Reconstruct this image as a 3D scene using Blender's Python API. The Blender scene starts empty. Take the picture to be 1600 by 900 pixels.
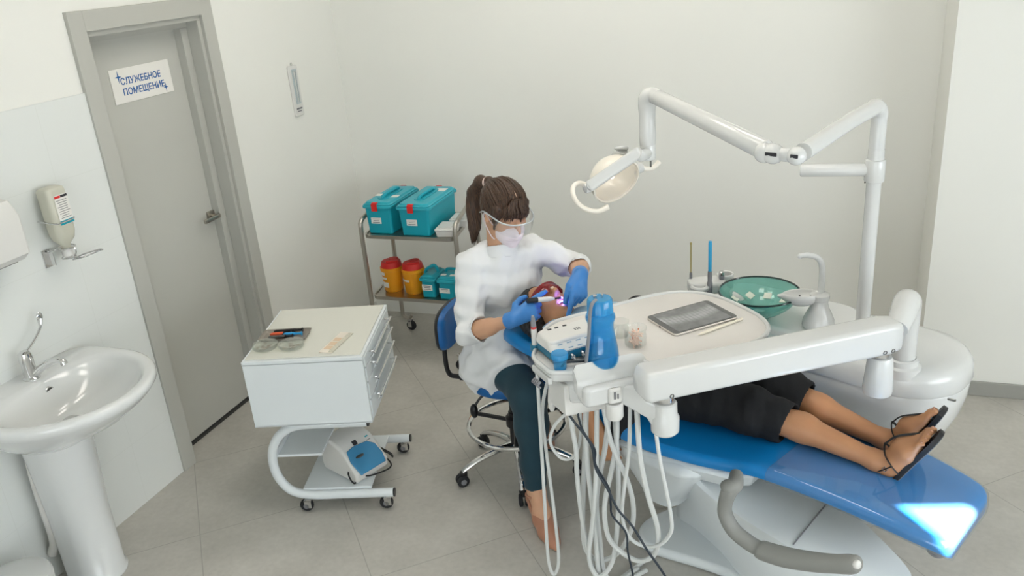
import bpy, bmesh, math, random
import numpy as np
from mathutils import Vector, Matrix
random.seed(7)
C = bpy.context.scene.collection
PI = math.pi
R = math.radians
MW = {}

# ------------------------------------------------------------------ materials
def lin(c):
    f = lambda v: v / 12.92 if v <= 0.04045 else ((v + 0.055) / 1.055) ** 2.4
    if isinstance(c, str):
        c = [int(c[i:i + 2], 16) / 255 for i in (0, 2, 4)]
    return (f(c[0]), f(c[1]), f(c[2]), 1)

def mat(name, col, rough=0.5, metal=0, trans=0, ior=1.45, coat=0, alpha=1, spec=0.5, var=0.02, vscale=18,
        bump=0, bscale=120, sss=0, sheen=0, emit=None, estr=0):
    m = bpy.data.materials.new(name); m.use_nodes = True
    nt = m.node_tree; N = nt.nodes; L = nt.links
    b = N['Principled BSDF']; c = lin(col)
    b.inputs['Roughness'].default_value = rough; b.inputs['Metallic'].default_value = metal
    b.inputs['Transmission Weight'].default_value = trans; b.inputs['IOR'].default_value = ior
    b.inputs['Coat Weight'].default_value = coat; b.inputs['Coat Roughness'].default_value = 0.08
    b.inputs['Alpha'].default_value = alpha; b.inputs['Specular IOR Level'].default_value = spec
    if sss:
        b.inputs['Subsurface Weight'].default_value = sss; b.inputs['Subsurface Radius'].default_value = (0.02, 0.008, 0.004)
        b.inputs['Subsurface Scale'].default_value = 0.3
    if sheen: b.inputs['Sheen Weight'].default_value = sheen
    if emit:
        b.inputs['Emission Color'].default_value = lin(emit); b.inputs['Emission Strength'].default_value = estr
    tc = N.new('ShaderNodeTexCoord'); nz = N.new('ShaderNodeTexNoise')
    nz.inputs['Scale'].default_value = vscale; nz.inputs['Detail'].default_value = 3
    L.new(tc.outputs['Object'], nz.inputs['Vector'])
    mx = N.new('ShaderNodeMix'); mx.data_type = 'RGBA'
    mx.inputs['A'].default_value = tuple(v * (1 - var) for v in c[:3]) + (1,)
    mx.inputs['B'].default_value = tuple(min(1, v * (1 + var)) for v in c[:3]) + (1,)
    L.new(nz.outputs['Fac'], mx.inputs['Factor']); L.new(mx.outputs['Result'], b.inputs['Base Color'])
    if bump:
        n2 = N.new('ShaderNodeTexNoise'); n2.inputs['Scale'].default_value = bscale; n2.inputs['Detail'].default_value = 4
        bp = N.new('ShaderNodeBump'); bp.inputs['Strength'].default_value = bump; bp.inputs['Distance'].default_value = 0.003
        L.new(tc.outputs['Object'], n2.inputs['Vector']); L.new(n2.outputs['Fac'], bp.inputs['Height']); L.new(bp.outputs['Normal'], b.inputs['Normal'])
    return m

def thinglass(name, col, dens=.12, rough=.05, refl=.5, tcol=None):
    m = bpy.data.materials.new(name); m.use_nodes = True; N = m.node_tree.nodes; L = m.node_tree.links
    N.remove(N['Principled BSDF']); o = N['Material Output']
    tr = N.new('ShaderNodeBsdfTransparent'); gl = N.new('ShaderNodeBsdfGlossy'); gl.inputs['Roughness'].default_value = rough
    df = N.new('ShaderNodeBsdfDiffuse'); df.inputs['Color'].default_value = lin(col); tr.inputs['Color'].default_value = lin(tcol or col)
    tc = N.new('ShaderNodeTexCoord'); nz = N.new('ShaderNodeTexNoise'); nz.inputs['Scale'].default_value = 14
    L.new(tc.outputs['Object'], nz.inputs['Vector'])
    mr = N.new('ShaderNodeMapRange'); mr.inputs['To Min'].default_value = dens * .8; mr.inputs['To Max'].default_value = dens * 1.2
    L.new(nz.outputs['Fac'], mr.inputs['Value'])
    m1 = N.new('ShaderNodeMixShader'); L.new(mr.outputs['Result'], m1.inputs['Fac']); L.new(tr.outputs[0], m1.inputs[1]); L.new(df.outputs[0], m1.inputs[2])
    lw = N.new('ShaderNodeLayerWeight'); lw.inputs['Blend'].default_value = .5
    pw = N.new('ShaderNodeMath'); pw.operation = 'POWER'; pw.inputs[1].default_value = 4; L.new(lw.outputs['Facing'], pw.inputs[0])
    ml = N.new('ShaderNodeMath'); ml.operation = 'MULTIPLY_ADD'; ml.inputs[1].default_value = refl; ml.inputs[2].default_value = .05 * min(1, refl * 1.5); L.new(pw.outputs[0], ml.inputs[0])
    m2 = N.new('ShaderNodeMixShader'); L.new(ml.outputs[0], m2.inputs['Fac']); L.new(m1.outputs[0], m2.inputs[1]); L.new(gl.outputs[0], m2.inputs[2])
    L.new(m2.outputs[0], o.inputs['Surface']); return m

def link_nodes(m):
    return m.node_tree.nodes, m.node_tree.links, m.node_tree.nodes['Principled BSDF']

# ------------------------------------------------------------------ objects
def tag(o, label=None, cat=None, group=None, kind=None):
    if label: o['label'] = label
    if cat: o['category'] = cat
    if group: o['group'] = group
    if kind: o['kind'] = kind
    return o

def thing(name, label, cat, loc=(0, 0, 0), rz=0, group=None):
    o = bpy.data.objects.new(name, None); C.objects.link(o)
    o.empty_display_size = 0.05
    o.location = loc; o.rotation_euler = (0, 0, rz)
    MW[o.name] = Matrix.Translation(loc) @ Matrix.Rotation(rz, 4, 'Z')
    return tag(o, label, cat, group)

def copy_tree(o, parent=None):
    c = o.copy(); C.objects.link(c)
    if parent: c.parent = parent
    for ch in list(o.children): copy_tree(ch, c)
    return c

def mesh_obj(name, me, m, parent=None, smooth=True, autos=35, boxy=False):
    o = bpy.data.objects.new(name, me); C.objects.link(o)
    if m is not None and not me.materials: me.materials.append(m)
    if smooth:
        me.polygons.foreach_set('use_smooth', [True] * len(me.polygons))
        if autos and autos < 170: me.set_sharp_from_angle(angle=R(autos))
    if smooth and boxy:
        w = o.modifiers.new('weighted_normals', 'WEIGHTED_NORMAL'); w.keep_sharp = True
    if parent:
        o.parent = parent; MW[o.name] = MW[parent.name]
    else:
        MW[o.name] = Matrix.Identity(4)
    return o

def rot_to(d):
    return Vector(d).normalized().to_track_quat('Z', 'Y').to_matrix()

def catmull(pts, res=6, closed=False):
    P = [Vector(p) for p in pts]
    if len(P) < 3 and not closed:
        return [P[0].lerp(P[-1], i / res) for i in range(res + 1)], [i / res for i in range(res + 1)]
    out = []; ts = []; n = len(P)
    for i in range(n if closed else n - 1):
        if closed: p0, p1, p2, p3 = P[i - 1], P[i], P[(i + 1) % n], P[(i + 2) % n]
        else:
            p1, p2 = P[i], P[i + 1]
            p0 = P[i - 1] if i else p1 * 2 - p2
            p3 = P[i + 2] if i + 2 < n else p2 * 2 - p1
        for k in range(res):
            t = k / res
            out.append(0.5 * ((2 * p1) + (p2 - p0) * t + (2 * p0 - 5 * p1 + 4 * p2 - p3) * t * t + (3 * p1 - p0 - 3 * p2 + p3) * t ** 3))
            ts.append(i + t)
    if not closed: out.append(P[-1]); ts.append(n - 1)
    return out, ts

class B:
    def __init__(s): s.bm = bmesh.new(); s.boxy = False
    def box(s, c, size, rz=0, bev=0, seg=2, rot=None):
        vs = bmesh.ops.create_cube(s.bm, size=1)['verts']
        M = Matrix.Translation(c) @ (rot.to_4x4() if rot is not None else Matrix.Rotation(rz, 4, 'Z')) @ Matrix.Diagonal((*size, 1))
        bmesh.ops.transform(s.bm, matrix=M, verts=vs)
        if bev:
            s.boxy = True
            es = list({e for v in vs for e in v.link_edges})
            bmesh.ops.bevel(s.bm, geom=es, offset=min(bev, min(size) * 0.49), segments=seg, affect='EDGES', profile=0.5)
        return s
    def prism(s, pts, z0, z1, bev=0, seg=3, M=None, top=None, cap0=True):
        """outline (list of xy) extruded z0..z1 with rounded rims; top = outline at z1 if different"""
        pts = [Vector((p[0], p[1])) for p in pts]; n = len(pts)
        tp = [Vector((p[0], p[1])) for p in top] if top else pts
        def inset(pp, d):
            out = []
            area = sum(pp[i].x * pp[(i + 1) % n].y - pp[(i + 1) % n].x * pp[i].y for i in range(n))
            sg = 1 if area > 0 else -1
            for i in range(n):
                a = (pp[i] - pp[i - 1]); b = (pp[(i + 1) % n] - pp[i])
                if a.length < 1e-9: a = b
                if b.length < 1e-9: b = a
                a = a.normalized(); b = b.normalized()
                t = (a + b); t = t.normalized() if t.length > 1e-6 else a
                nn = Vector((-t.y, t.x)) * sg
                k = max(0.5, (a.dot(b) + 1) / 2) ** 0.5
                out.append(pp[i] + nn * d / k)
            return out
        rings = []
        if bev:
            s.boxy = True
            for k in range(seg + 1):
                a = PI / 2 * k / seg
                rings.append((inset(pts, bev * (1 - math.sin(a))), z0 + bev * (1 - math.cos(a)) * (1 if z1 > z0 else -1)))
            for k in range(seg + 1):
                a = PI / 2 * k / seg
                rings.append((inset(tp, bev * (1 - math.cos(a))), z1 - bev * (1 - math.sin(a)) * (1 if z1 > z0 else -1)))
        else: rings = [(pts, z0), (tp, z1)]
        vr = []
        for pp, z in rings:
            vr.append([s.bm.verts.new((M @ Vector((p.x, p.y, z))) if M is not None else (p.x, p.y, z)) for p in pp])
        for a, b in zip(vr, vr[1:]):
            for i in range(n): s.bm.faces.new((a[i], a[(i + 1) % n], b[(i + 1) % n], b[i]))
        if cap0: s.bm.faces.new(vr[0][::-1])
        s.bm.faces.new(vr[-1])
        return s
    def loft(s, rings, closed=True, cap=(True, True)):
        vr = [[s.bm.verts.new(p) for p in r] for r in rings]
        n = len(vr[0])
        for a, b in zip(vr, vr[1:]):
            for i in range(n if closed else n - 1):
                s.bm.faces.new((a[i], a[(i + 1) % n], b[(i + 1) % n], b[i]))
        if cap[0]: s.bm.faces.new(vr[0][::-1])
        if cap[1]: s.bm.faces.new(vr[-1])
        return s
    def tube(s, pts, r, n=10, res=6, closed=False, cap=True, flat=1.0, up=None):
        Q, ts = catmull(pts, res, closed)
        if isinstance(r, (list, tuple)):
            rr = []
            for t in ts:
                i = min(int(t), len(r) - 1); j = min(i + 1, len(r) - 1) if not closed else (i + 1) % len(r)
                rr.append(r[i] + (r[j] - r[i]) * (t - i))
        else: rr = [r] * len(Q)
        m = len(Q); rings = []; N = None
        for i in range(m):
            if closed: T = Q[(i + 1) % m] - Q[i - 1]
            else: T = Q[min(i + 1, m - 1)] - Q[max(i - 1, 0)]
            T = T.normalized() if T.length > 1e-9 else Vector((0, 0, 1))
            if N is None:
                N = Vector(up) if up else (Vector((0, 0, 1)) if abs(T.z) < 0.9 else Vector((1, 0, 0)))
            N = N - T * N.dot(T)
            N = N.normalized() if N.length > 1e-6 else T.orthogonal().normalized()
            Bn = T.cross(N)
            rings.append([Q[i] + (N * math.cos(2 * PI * k / n) * flat + Bn * math.sin(2 * PI * k / n)) * rr[i] for k in range(n)])
        if closed:
            rings.append(rings[0]); vr = [[s.bm.verts.new(p) for p in rg] for rg in rings[:-1]]; vr.append(vr[0])
            for a, b in zip(vr, vr[1:]):
                for i in range(n): s.bm.faces.new((a[i], a[(i + 1) % n], b[(i + 1) % n], b[i]))
        else: s.loft(rings, cap=(cap, cap))
        return s
    def poly(s, pts, r, n=8, closed=False):
        """tube with sharp-ish corners (dense straight runs)"""
        return s.tube(pts, r, n=n, res=1, closed=closed)
    def cyl(s, a, b, r0, r1=None, n=20, bev=0):
        r1 = r0 if r1 is None else r1
        a = Vector(a); b = Vector(b); L = (b - a).length
        prof = [(0, 0), (r0, 0), (r1, L), (0, L)]
        if bev:
            prof = [(0, 0), (r0 - bev, 0), (r0 - bev * 0.3, bev * 0.3), (r0, bev), (r1, L - bev), (r1 - bev * 0.3, L - bev * 0.3), (r1 - bev, L), (0, L)]
        return s.lathe(prof, a, n, b - a)
    def lathe(s, prof, c, n=28, axis=(0, 0, 1), sx=1, sy=1):
        M = rot_to(axis); c = Vector(c); rings = []
        if abs(Vector(axis).normalized().z) > 0.9999: M = Matrix.Identity(3) if Vector(axis).z > 0 else Matrix.Rotation(PI, 3, 'X')
        for r, z in prof:
            if r < 1e-7: rings.append([s.bm.verts.new(c + M @ Vector((0, 0, z)))])
            else: rings.append([s.bm.verts.new(c + M @ Vector((r * sx * math.cos(2 * PI * k / n), r * sy * math.sin(2 * PI * k / n), z))) for k in range(n)])
        for a, b in zip(rings, rings[1:]):
            for i in range(n):
                j = (i + 1) % n
                if len(a) == 1 and len(b) == 1: continue
                if len(a) == 1: s.bm.faces.new((a[0], b[j], b[i]))
                elif len(b) == 1: s.bm.faces.new((a[i], a[j], b[0]))
                else: s.bm.faces.new((a[i], a[j], b[j], b[i]))
        return s
    def ell(s, c, rad, rot=None, n=20):
        vs = bmesh.ops.create_uvsphere(s.bm, u_segments=n, v_segments=max(6, n // 2), radius=1)['verts']
        M = Matrix.Translation(c) @ (rot.to_4x4() if rot is not None else Matrix.Identity(4)) @ Matrix.Diagonal((*rad, 1))
        bmesh.ops.transform(s.bm, matrix=M, verts=vs); return s
    def torus(s, c, Rr, r, axis=(0, 0, 1), n=32, m=8, arc=(0, 2 * PI)):
        M = rot_to(axis); c = Vector(c); full = abs(arc[1] - arc[0] - 2 * PI) < 1e-6
        pts = [c + M @ Vector((Rr * math.cos(arc[0] + (arc[1] - arc[0]) * k / n), Rr * math.sin(arc[0] + (arc[1] - arc[0]) * k / n), 0)) for k in range(n if full else n + 1)]
        return s.tube(pts, r, n=m, res=1, closed=full, up=axis)
    def surf(s, f, nu, nv):
        V = [[s.bm.verts.new(f(i / nu, j / nv)) for j in range(nv + 1)] for i in range(nu + 1)]
        for i in range(nu):
            for j in range(nv): s.bm.faces.new((V[i][j], V[i + 1][j], V[i + 1][j + 1], V[i][j + 1]))
        return s
    def thicken(s, t):
        bmesh.ops.recalc_face_normals(s.bm, faces=s.bm.faces)
        bmesh.ops.solidify(s.bm, geom=s.bm.faces[:], thickness=t); return s
    def xf(s, M): bmesh.ops.transform(s.bm, matrix=M, verts=s.bm.verts); return s
    def out(s, name, m, parent=None, world=False, smooth=True, autos=35, clean=True):
        if clean: bmesh.ops.recalc_face_normals(s.bm, faces=s.bm.faces)
        if parent is not None and world:
            bmesh.ops.transform(s.bm, matrix=MW[parent.name].inverted(), verts=s.bm.verts)
        me = bpy.data.meshes.new(name); s.bm.to_mesh(me); s.bm.free()
        return mesh_obj(name, me, m, parent, smooth, autos, s.boxy)

def rrect(x0, x1, y0, y1, r, n=6):
    pts = []
    rs = r if isinstance(r, (list, tuple)) else [r] * 4
    for (cx, cy, a0, q) in ((x1, y1, 0, rs[0]), (x0, y1, 90, rs[1]), (x0, y0, 180, rs[2]), (x1, y0, 270, rs[3])):
        ccx = cx - q if a0 in (0, 270) else cx + q
        ccy = cy - q if a0 in (0, 90) else cy + q
        for k in range(n + 1):
            a = R(a0 + 90 * k / n); pts.append((ccx + q * math.cos(a), ccy + q * math.sin(a)))
    return pts

def rpoly(corners, n=6):
    """polygon with filleted corners: (x, y, radius)"""
    out = []; m = len(corners)
    for i, (x, y, r) in enumerate(corners):
        p = Vector((x, y)); a = (Vector(corners[i - 1][:2]) - p); b = (Vector(corners[(i + 1) % m][:2]) - p)
        la, lb = a.length, b.length; a.normalize(); b.normalize()
        th = math.acos(max(-1, min(1, a.dot(b)))); t = min(r / max(math.tan(th / 2), 1e-4), la * .49, lb * .49)
        for k in range(n + 1):
            u = k / n; out.append(tuple((p + a * t) * (1 - u) ** 2 + p * 2 * u * (1 - u) + (p + b * t) * u * u))
    return out

def single(b, name, m, label, cat, group=None, smooth=True, autos=35):
    """a top-level thing that is one mesh: origin moved to its base"""
    bmesh.ops.recalc_face_normals(b.bm, faces=b.bm.faces)
    xs = [v.co for v in b.bm.verts]
    o0 = Vector(((min(v.x for v in xs) + max(v.x for v in xs)) / 2, (min(v.y for v in xs) + max(v.y for v in xs)) / 2, min(v.z for v in xs)))
    bmesh.ops.translate(b.bm, vec=-o0, verts=b.bm.verts)
    o = b.out(name, m, smooth=smooth, autos=autos, clean=False); o.location = o0; MW[o.name] = Matrix.Translation(o0)
    return tag(o, label, cat, group)

def text_mesh(txt, size, M, name, m, parent, depth=0.0006, align='CENTER'):
    cu = bpy.data.curves.new(name, 'FONT'); cu.body = txt; cu.size = size; cu.align_x = align; cu.align_y = 'CENTER'
    cu.extrude = depth; cu.offset = .0007; cu.resolution_u = 3
    t = bpy.data.objects.new(name, cu); C.objects.link(t)
    me = bpy.data.meshes.new_from_object(t.evaluated_get(bpy.context.evaluated_depsgraph_get()))
    bpy.data.objects.remove(t); bpy.data.curves.remove(cu)
    me.transform(MW[parent.name].inverted() @ M)
    me.materials.clear()
    return mesh_obj(name, me, m, parent, smooth=False)

# ------------------------------------------------------------------ implicit surfaces
class F:
    """signed distance fields on a grid, polygonised with surface nets"""
    def __init__(s, lo, hi, h):
        s.lo = np.array(lo, np.float32); s.h = h
        ax = [np.arange(lo[i], hi[i] + h, h, dtype=np.float32) for i in range(3)]
        s.X, s.Y, s.Z = np.meshgrid(*ax, indexing='ij')
        s.d = np.full(s.X.shape, 9.0, np.float32)
    def cap(s, a, b, ra, rb=None):
        rb = ra if rb is None else rb
        a = np.array(a, np.float32); b = np.array(b, np.float32); ab = b - a; L = max(float(ab @ ab), 1e-9)
        px, py, pz = s.X - a[0], s.Y - a[1], s.Z - a[2]
        t = np.clip((px * ab[0] + py * ab[1] + pz * ab[2]) / L, 0, 1)
        return np.sqrt((px - ab[0] * t) ** 2 + (py - ab[1] * t) ** 2 + (pz - ab[2] * t) ** 2) - (ra + (rb - ra) * t)
    def loc(s, c, rot):
        c = np.array(c, np.float32); px, py, pz = s.X - c[0], s.Y - c[1], s.Z - c[2]
        if rot is None: return px, py, pz
        Rm = np.array(rot, np.float32)          # columns are local axes
        return tuple(px * Rm[0, i] + py * Rm[1, i] + pz * Rm[2, i] for i in range(3))
    def ell(s, c, r, rot=None):
        x, y, z = s.loc(c, rot)
        k0 = np.sqrt((x / r[0]) ** 2 + (y / r[1]) ** 2 + (z / r[2]) ** 2)
        k1 = np.sqrt((x / r[0] ** 2) ** 2 + (y / r[1] ** 2) ** 2 + (z / r[2] ** 2) ** 2)
        return k0 * (k0 - 1) / np.maximum(k1, 1e-6)
    def rbox(s, c, half, rad, rot=None):
        x, y, z = s.loc(c, rot)
        q = [np.abs(v) - (half[i] - rad) for i, v in enumerate((x, y, z))]
        return np.sqrt(sum(np.maximum(v, 0) ** 2 for v in q)) + np.minimum(np.maximum(np.maximum(q[0], q[1]), q[2]), 0) - rad
    def view(s, lo, hi):
        sl = []
        for i in range(3):
            a = int(max(0, math.floor((lo[i] - s.lo[i]) / s.h))); b = int(min(s.d.shape[i], math.ceil((hi[i] - s.lo[i]) / s.h) + 1))
            sl.append(slice(a, max(b, a)))
        sl = tuple(sl); v = F.__new__(F); v.X, v.Y, v.Z, v.d, v.h, v.lo = s.X[sl], s.Y[sl], s.Z[sl], s.d[sl], s.h, s.lo
        return v
    def ac(s, a, b, ra, rb=None, k=.02):
        rb = ra if rb is None else rb; m = max(ra, rb) + k + .02
        v = s.view([min(a[i], b[i]) - m for i in range(3)], [max(a[i], b[i]) + m for i in range(3)])
        if v.d.size: v.d[...] = F.smin(v.d, v.cap(a, b, ra, rb), max(k, 1e-4))
        return s
    def ae(s, c, r, rot=None, k=.02, cut=False):
        m = max(r) + k + .02; v = s.view([c[i] - m for i in range(3)], [c[i] + m for i in range(3)])
        if v.d.size:
            if cut: v.d[...] = -F.smin(-v.d, v.ell(c, r, rot), max(k, 1e-4))
            else: v.d[...] = F.smin(v.d, v.ell(c, r, rot), max(k, 1e-4))
        return s
    def ach(s, pts, rs, k=.02):
        for i in range(len(pts) - 1): s.ac(pts[i], pts[i + 1], rs[i], rs[i + 1], k)
        return s
    def plane(s, p, n):
        """negative on the side n points away from"""
        n = np.array(n, np.float32); n = n / np.linalg.norm(n)
        return (s.X - p[0]) * n[0] + (s.Y - p[1]) * n[1] + (s.Z - p[2]) * n[2]
    @staticmethod
    def smin(a, b, k):
        h = np.clip(0.5 + 0.5 * (b - a) / k, 0, 1)
        return b + (a - b) * h - k * h * (1 - h)
    def add(s, d, k=0.02):
        s.d = s.smin(s.d, d, k) if k > 0 else np.minimum(s.d, d); return s
    def cut(s, d, k=0.006):
        s.d = -s.smin(-s.d, d, k) if k > 0 else np.maximum(s.d, -d); return s
    def keep(s, d, k=0.004):
        s.d = -s.smin(-s.d, -d, k) if k > 0 else np.maximum(s.d, d); return s
    def chain(s, pts, rs, k=0.02):
        for i in range(len(pts) - 1): s.ac(pts[i], pts[i + 1], rs[i], rs[i + 1], k)
        return s
    def noise(s, amp, scale, seed=0):
        rg = np.random.RandomState(seed); n = 0
        for i in range(5):
            v = rg.normal(size=3) * scale; p = rg.uniform(0, 6.28)
            n = n + np.sin(s.X * v[0] + s.Y * v[1] + s.Z * v[2] + p)
        s.d = s.d + amp * n / 2.2; return s
    def mesh(s):
        D = s.d; nx, ny, nz = D.shape; ins = D < 0
        cnt = np.zeros((nx - 1, ny - 1, nz - 1), np.int8)
        for i in (0, 1):
            for j in (0, 1):
                for k in (0, 1): cnt += ins[i:nx - 1 + i, j:ny - 1 + j, k:nz - 1 + k]
        act = (cnt > 0) & (cnt < 8)
        I = np.argwhere(act); idx = np.full(act.shape, -1, np.int64); idx[act] = np.arange(len(I))
        acc = np.zeros((len(I), 3)); w = np.zeros(len(I))
        corners = [(i, j, k) for i in (0, 1) for j in (0, 1) for k in (0, 1)]
        val = {c: D[I[:, 0] + c[0], I[:, 1] + c[1], I[:, 2] + c[2]].astype(np.float64) for c in corners}
        for c0 in corners:
            for ax in range(3):
                if c0[ax]: continue
                c1 = list(c0); c1[ax] = 1; c1 = tuple(c1)
                a, b = val[c0], val[c1]; m = (a < 0) != (b < 0)
                t = np.where(m, a / np.where(m, a - b, 1), 0)
                p = np.array(c0, float)[None, :].repeat(len(I), 0); p[:, ax] += t
                acc[m] += p[m]; w[m] += 1
        V = s.lo + (I + acc / w[:, None]) * s.h
        faces = []
        for ax in range(3):
            u, v = (ax + 1) % 3, (ax + 2) % 3
            sl0 = [slice(None)] * 3; sl1 = [slice(None)] * 3
            sl0[ax] = slice(0, -1); sl1[ax] = slice(1, None)
            A = ins[tuple(sl0)]; Bq = ins[tuple(sl1)]
            E = np.argwhere(A != Bq)
            E = E[(E[:, u] > 0) & (E[:, v] > 0) & (E[:, u] < D.shape[u] - 1) & (E[:, v] < D.shape[v] - 1)]
            fl = A[E[:, 0], E[:, 1], E[:, 2]]
            def cell(du, dv):
                q = E.copy(); q[:, u] -= du; q[:, v] -= dv
                return idx[q[:, 0], q[:, 1], q[:, 2]]
            Q = np.stack([cell(1, 1), cell(0, 1), cell(0, 0), cell(1, 0)], 1)
            Q[~fl] = Q[~fl][:, ::-1]
            faces.append(Q)
        return V, np.concatenate(faces)
    def out(s, name, m, parent=None, relax=2):
        V, Q = s.mesh()
        for _ in range(relax):                       # light smoothing over mesh neighbours
            S = np.zeros_like(V); n = np.zeros(len(V))
            for a, b in ((0, 1), (1, 2), (2, 3), (3, 0)):
                np.add.at(S, Q[:, a], V[Q[:, b]]); np.add.at(n, Q[:, a], 1)
                np.add.at(S, Q[:, b], V[Q[:, a]]); np.add.at(n, Q[:, b], 1)
            V = V * 0.5 + 0.5 * S / np.maximum(n, 1)[:, None]
        if parent is not None:
            Mi = np.array(MW[parent.name].inverted()); V = V @ Mi[:3, :3].T + Mi[:3, 3]
        me = bpy.data.meshes.new(name)
        me.vertices.add(len(V)); me.vertices.foreach_set('co', V.astype(np.float32).ravel())
        me.loops.add(Q.size); me.loops.foreach_set('vertex_index', Q.astype(np.int32).ravel())
        me.polygons.add(len(Q)); me.polygons.foreach_set('loop_start', np.arange(0, Q.size, 4, dtype=np.int32))
        me.update(calc_edges=True); me.validate()
        return mesh_obj(name, me, m, parent, True, 180)

def frame(f, u):
    """columns: right, forward, up  (f exact, u approximate)"""
    f = Vector(f).normalized(); u = Vector(u); u = (u - f * u.dot(f)).normalized(); r = f.cross(u)
    return Matrix(((r.x, f.x, u.x), (r.y, f.y, u.y), (r.z, f.z, u.z)))
# ================================================================== materials of the place
M = {}
M['wall'] = mat('wall_paint', 'e8e8e2', 0.75, var=0.012, vscale=3, bump=0.04, bscale=260)
M['wall_tile'] = mat('wall_tile_glaze', 'dcdedb', 0.28, var=0.01, vscale=2)
M['ceil'] = mat('ceiling_paint', 'cfcfca', 0.8)
M['door'] = mat('door_grey_laminate', 'bcbcb5', 0.45, var=0.02, vscale=6)
M['casing'] = mat('door_casing_grey', 'b6b6af', 0.42, var=0.02, vscale=6)
M['dark'] = mat('dark_gap', '3a3a38', 0.8)
M['skirt'] = mat('baseboard_grey', '9c9c96', 0.5, var=0.05, vscale=9)
M['white'] = mat('white_gloss_plastic', 'd2d3d1', 0.22, coat=0.35, var=0.008)
M['white2'] = mat('white_satin_plastic', 'dad9d5', 0.42, var=0.01)
M['ceramic'] = mat('white_ceramic', 'dadcdb', 0.12, coat=0.6, var=0.006)
M['powder'] = mat('white_powder_coat', 'dfe5e7', 0.35, var=0.01)
M['chrome'] = mat('chrome', 'd8d8d8', 0.12, metal=1)
M['steel'] = mat('brushed_steel', 'b4afa6', 0.3, metal=1, var=0.05)
M['darksteel'] = mat('dark_steel', '6e6d6b', 0.35, metal=1)
M['black'] = mat('black_plastic', '1b1b1d', 0.4)
M['rubber'] = mat('black_rubber', '202124', 0.65)
M['greyplastic'] = mat('grey_soft_plastic', '85868a', 0.5)
M['armgrey'] = mat('armrest_grey', '8b8c88', 0.5, var=0.02)
M['teal'] = mat('teal_plastic', '129fb2', 0.38, var=0.03)
M['teal2'] = mat('teal_plastic_lid', '2aa5b6', 0.36, var=0.03)
M['red'] = mat('red_plastic', 'd02a26', 0.4)
M['yellow'] = mat('yellow_plastic', 'f0a21c', 0.42, var=0.03)
M['label'] = mat('white_label_paper', 'e6e4de', 0.7)
M['labelgrey'] = mat('printed_grey_text', '77777a', 0.7)
M['ink'] = mat('black_ink', '2b2b30', 0.6)
M['blueink'] = mat('blue_ink', '1f5c9c', 0.6)
M['upholstery'] = mat('blue_upholstery', '0b7fc6', 0.33, coat=0.15, var=0.02, bump=0.03, bscale=300)
M['stoolblue'] = mat('stool_blue_vinyl', '0a5a9a', 0.4, var=0.02)
M['hose'] = mat('pale_grey_hose', 'd3d6d4', 0.4)
M['clear'] = mat('clear_glass', 'f6fbfa', 0.03, trans=1, ior=1.3, var=0)
M['cyan'] = mat('cyan_plastic', '2a9bd8', 0.35)

# ------------------------------------------------------------------ floor: large stone tiles laid on the diagonal
def floor_material():
    m = bpy.data.materials.new('stone_tile_floor'); m.use_nodes = True
    N, L, b = link_nodes(m)
    b.inputs['Roughness'].default_value = 0.48
    geo = N.new('ShaderNodeNewGeometry')
    mp = N.new('ShaderNodeMapping'); mp.vector_type = 'TEXTURE'
    mp.inputs['Location'].default_value = (-2.4037, 2.2596, 0); mp.inputs['Rotation'].default_value = (0, 0, R(41.5))
    L.new(geo.outputs['Position'], mp.inputs['Vector'])
    br = N.new('ShaderNodeTexBrick'); br.offset = 0; br.squash = 1
    br.inputs['Scale'].default_value = 1; br.inputs['Brick Width'].default_value = 0.604; br.inputs['Row Height'].default_value = 0.608
    br.inputs['Mortar Size'].default_value = 0.0022; br.inputs['Mortar Smooth'].default_value = 0.2; br.inputs['Bias'].default_value = 0
    br.inputs['Color1'].default_value = (1, 1, 1, 1); br.inputs['Color2'].default_value = (.9, .9, .9, 1)
    L.new(mp.outputs['Vector'], br.inputs['Vector'])
    n1 = N.new('ShaderNodeTexNoise'); n1.inputs['Scale'].default_value = 3.2; n1.inputs['Detail'].default_value = 8; n1.inputs['Roughness'].default_value = 0.62
    n2 = N.new('ShaderNodeTexNoise'); n2.inputs['Scale'].default_value = 42; n2.inputs['Detail'].default_value = 5
    L.new(geo.outputs['Position'], n1.inputs['Vector']); L.new(geo.outputs['Position'], n2.inputs['Vector'])
    r1 = N.new('ShaderNodeValToRGB'); e = r1.color_ramp.elements
    e[0].position = 0.3; e[0].color = lin('b6b3ab'); e[1].position = 0.72; e[1].color = lin('ccc9c1')
    L.new(n1.outputs['Fac'], r1.inputs['Fac'])
    mx = N.new('ShaderNodeMix'); mx.data_type = 'RGBA'; mx.blend_type = 'MULTIPLY'; mx.inputs['Factor'].default_value = 0.22
    L.new(r1.outputs['Color'], mx.inputs['A']); L.new(n2.outputs['Fac'], mx.inputs['B'])
    m2 = N.new('ShaderNodeMix'); m2.data_type = 'RGBA'
    m2.inputs['B'].default_value = lin('a09d96')
    L.new(br.outputs['Fac'], m2.inputs['Factor']); L.new(mx.outputs['Result'], m2.inputs['A'])
    L.new(m2.outputs['Result'], b.inputs['Base Color'])
    bp = N.new('ShaderNodeBump'); bp.inputs['Strength'].default_value = 0.25; bp.inputs['Distance'].default_value = 0.002; bp.invert = True
    L.new(br.outputs['Fac'], bp.inputs['Height']); L.new(bp.outputs['Normal'], b.inputs['Normal'])
    return m

WX, BY, FY, RX, CZ = -2.818, 4.592, -1.5, 2.6, 3.35
PX, PY = 0.473, 4.144                      # the part of the back wall that stands forward
def struct(b, name, m, smooth=False):
    o = b.out(name, m, smooth=smooth); o['kind'] = 'structure'; return o

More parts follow.
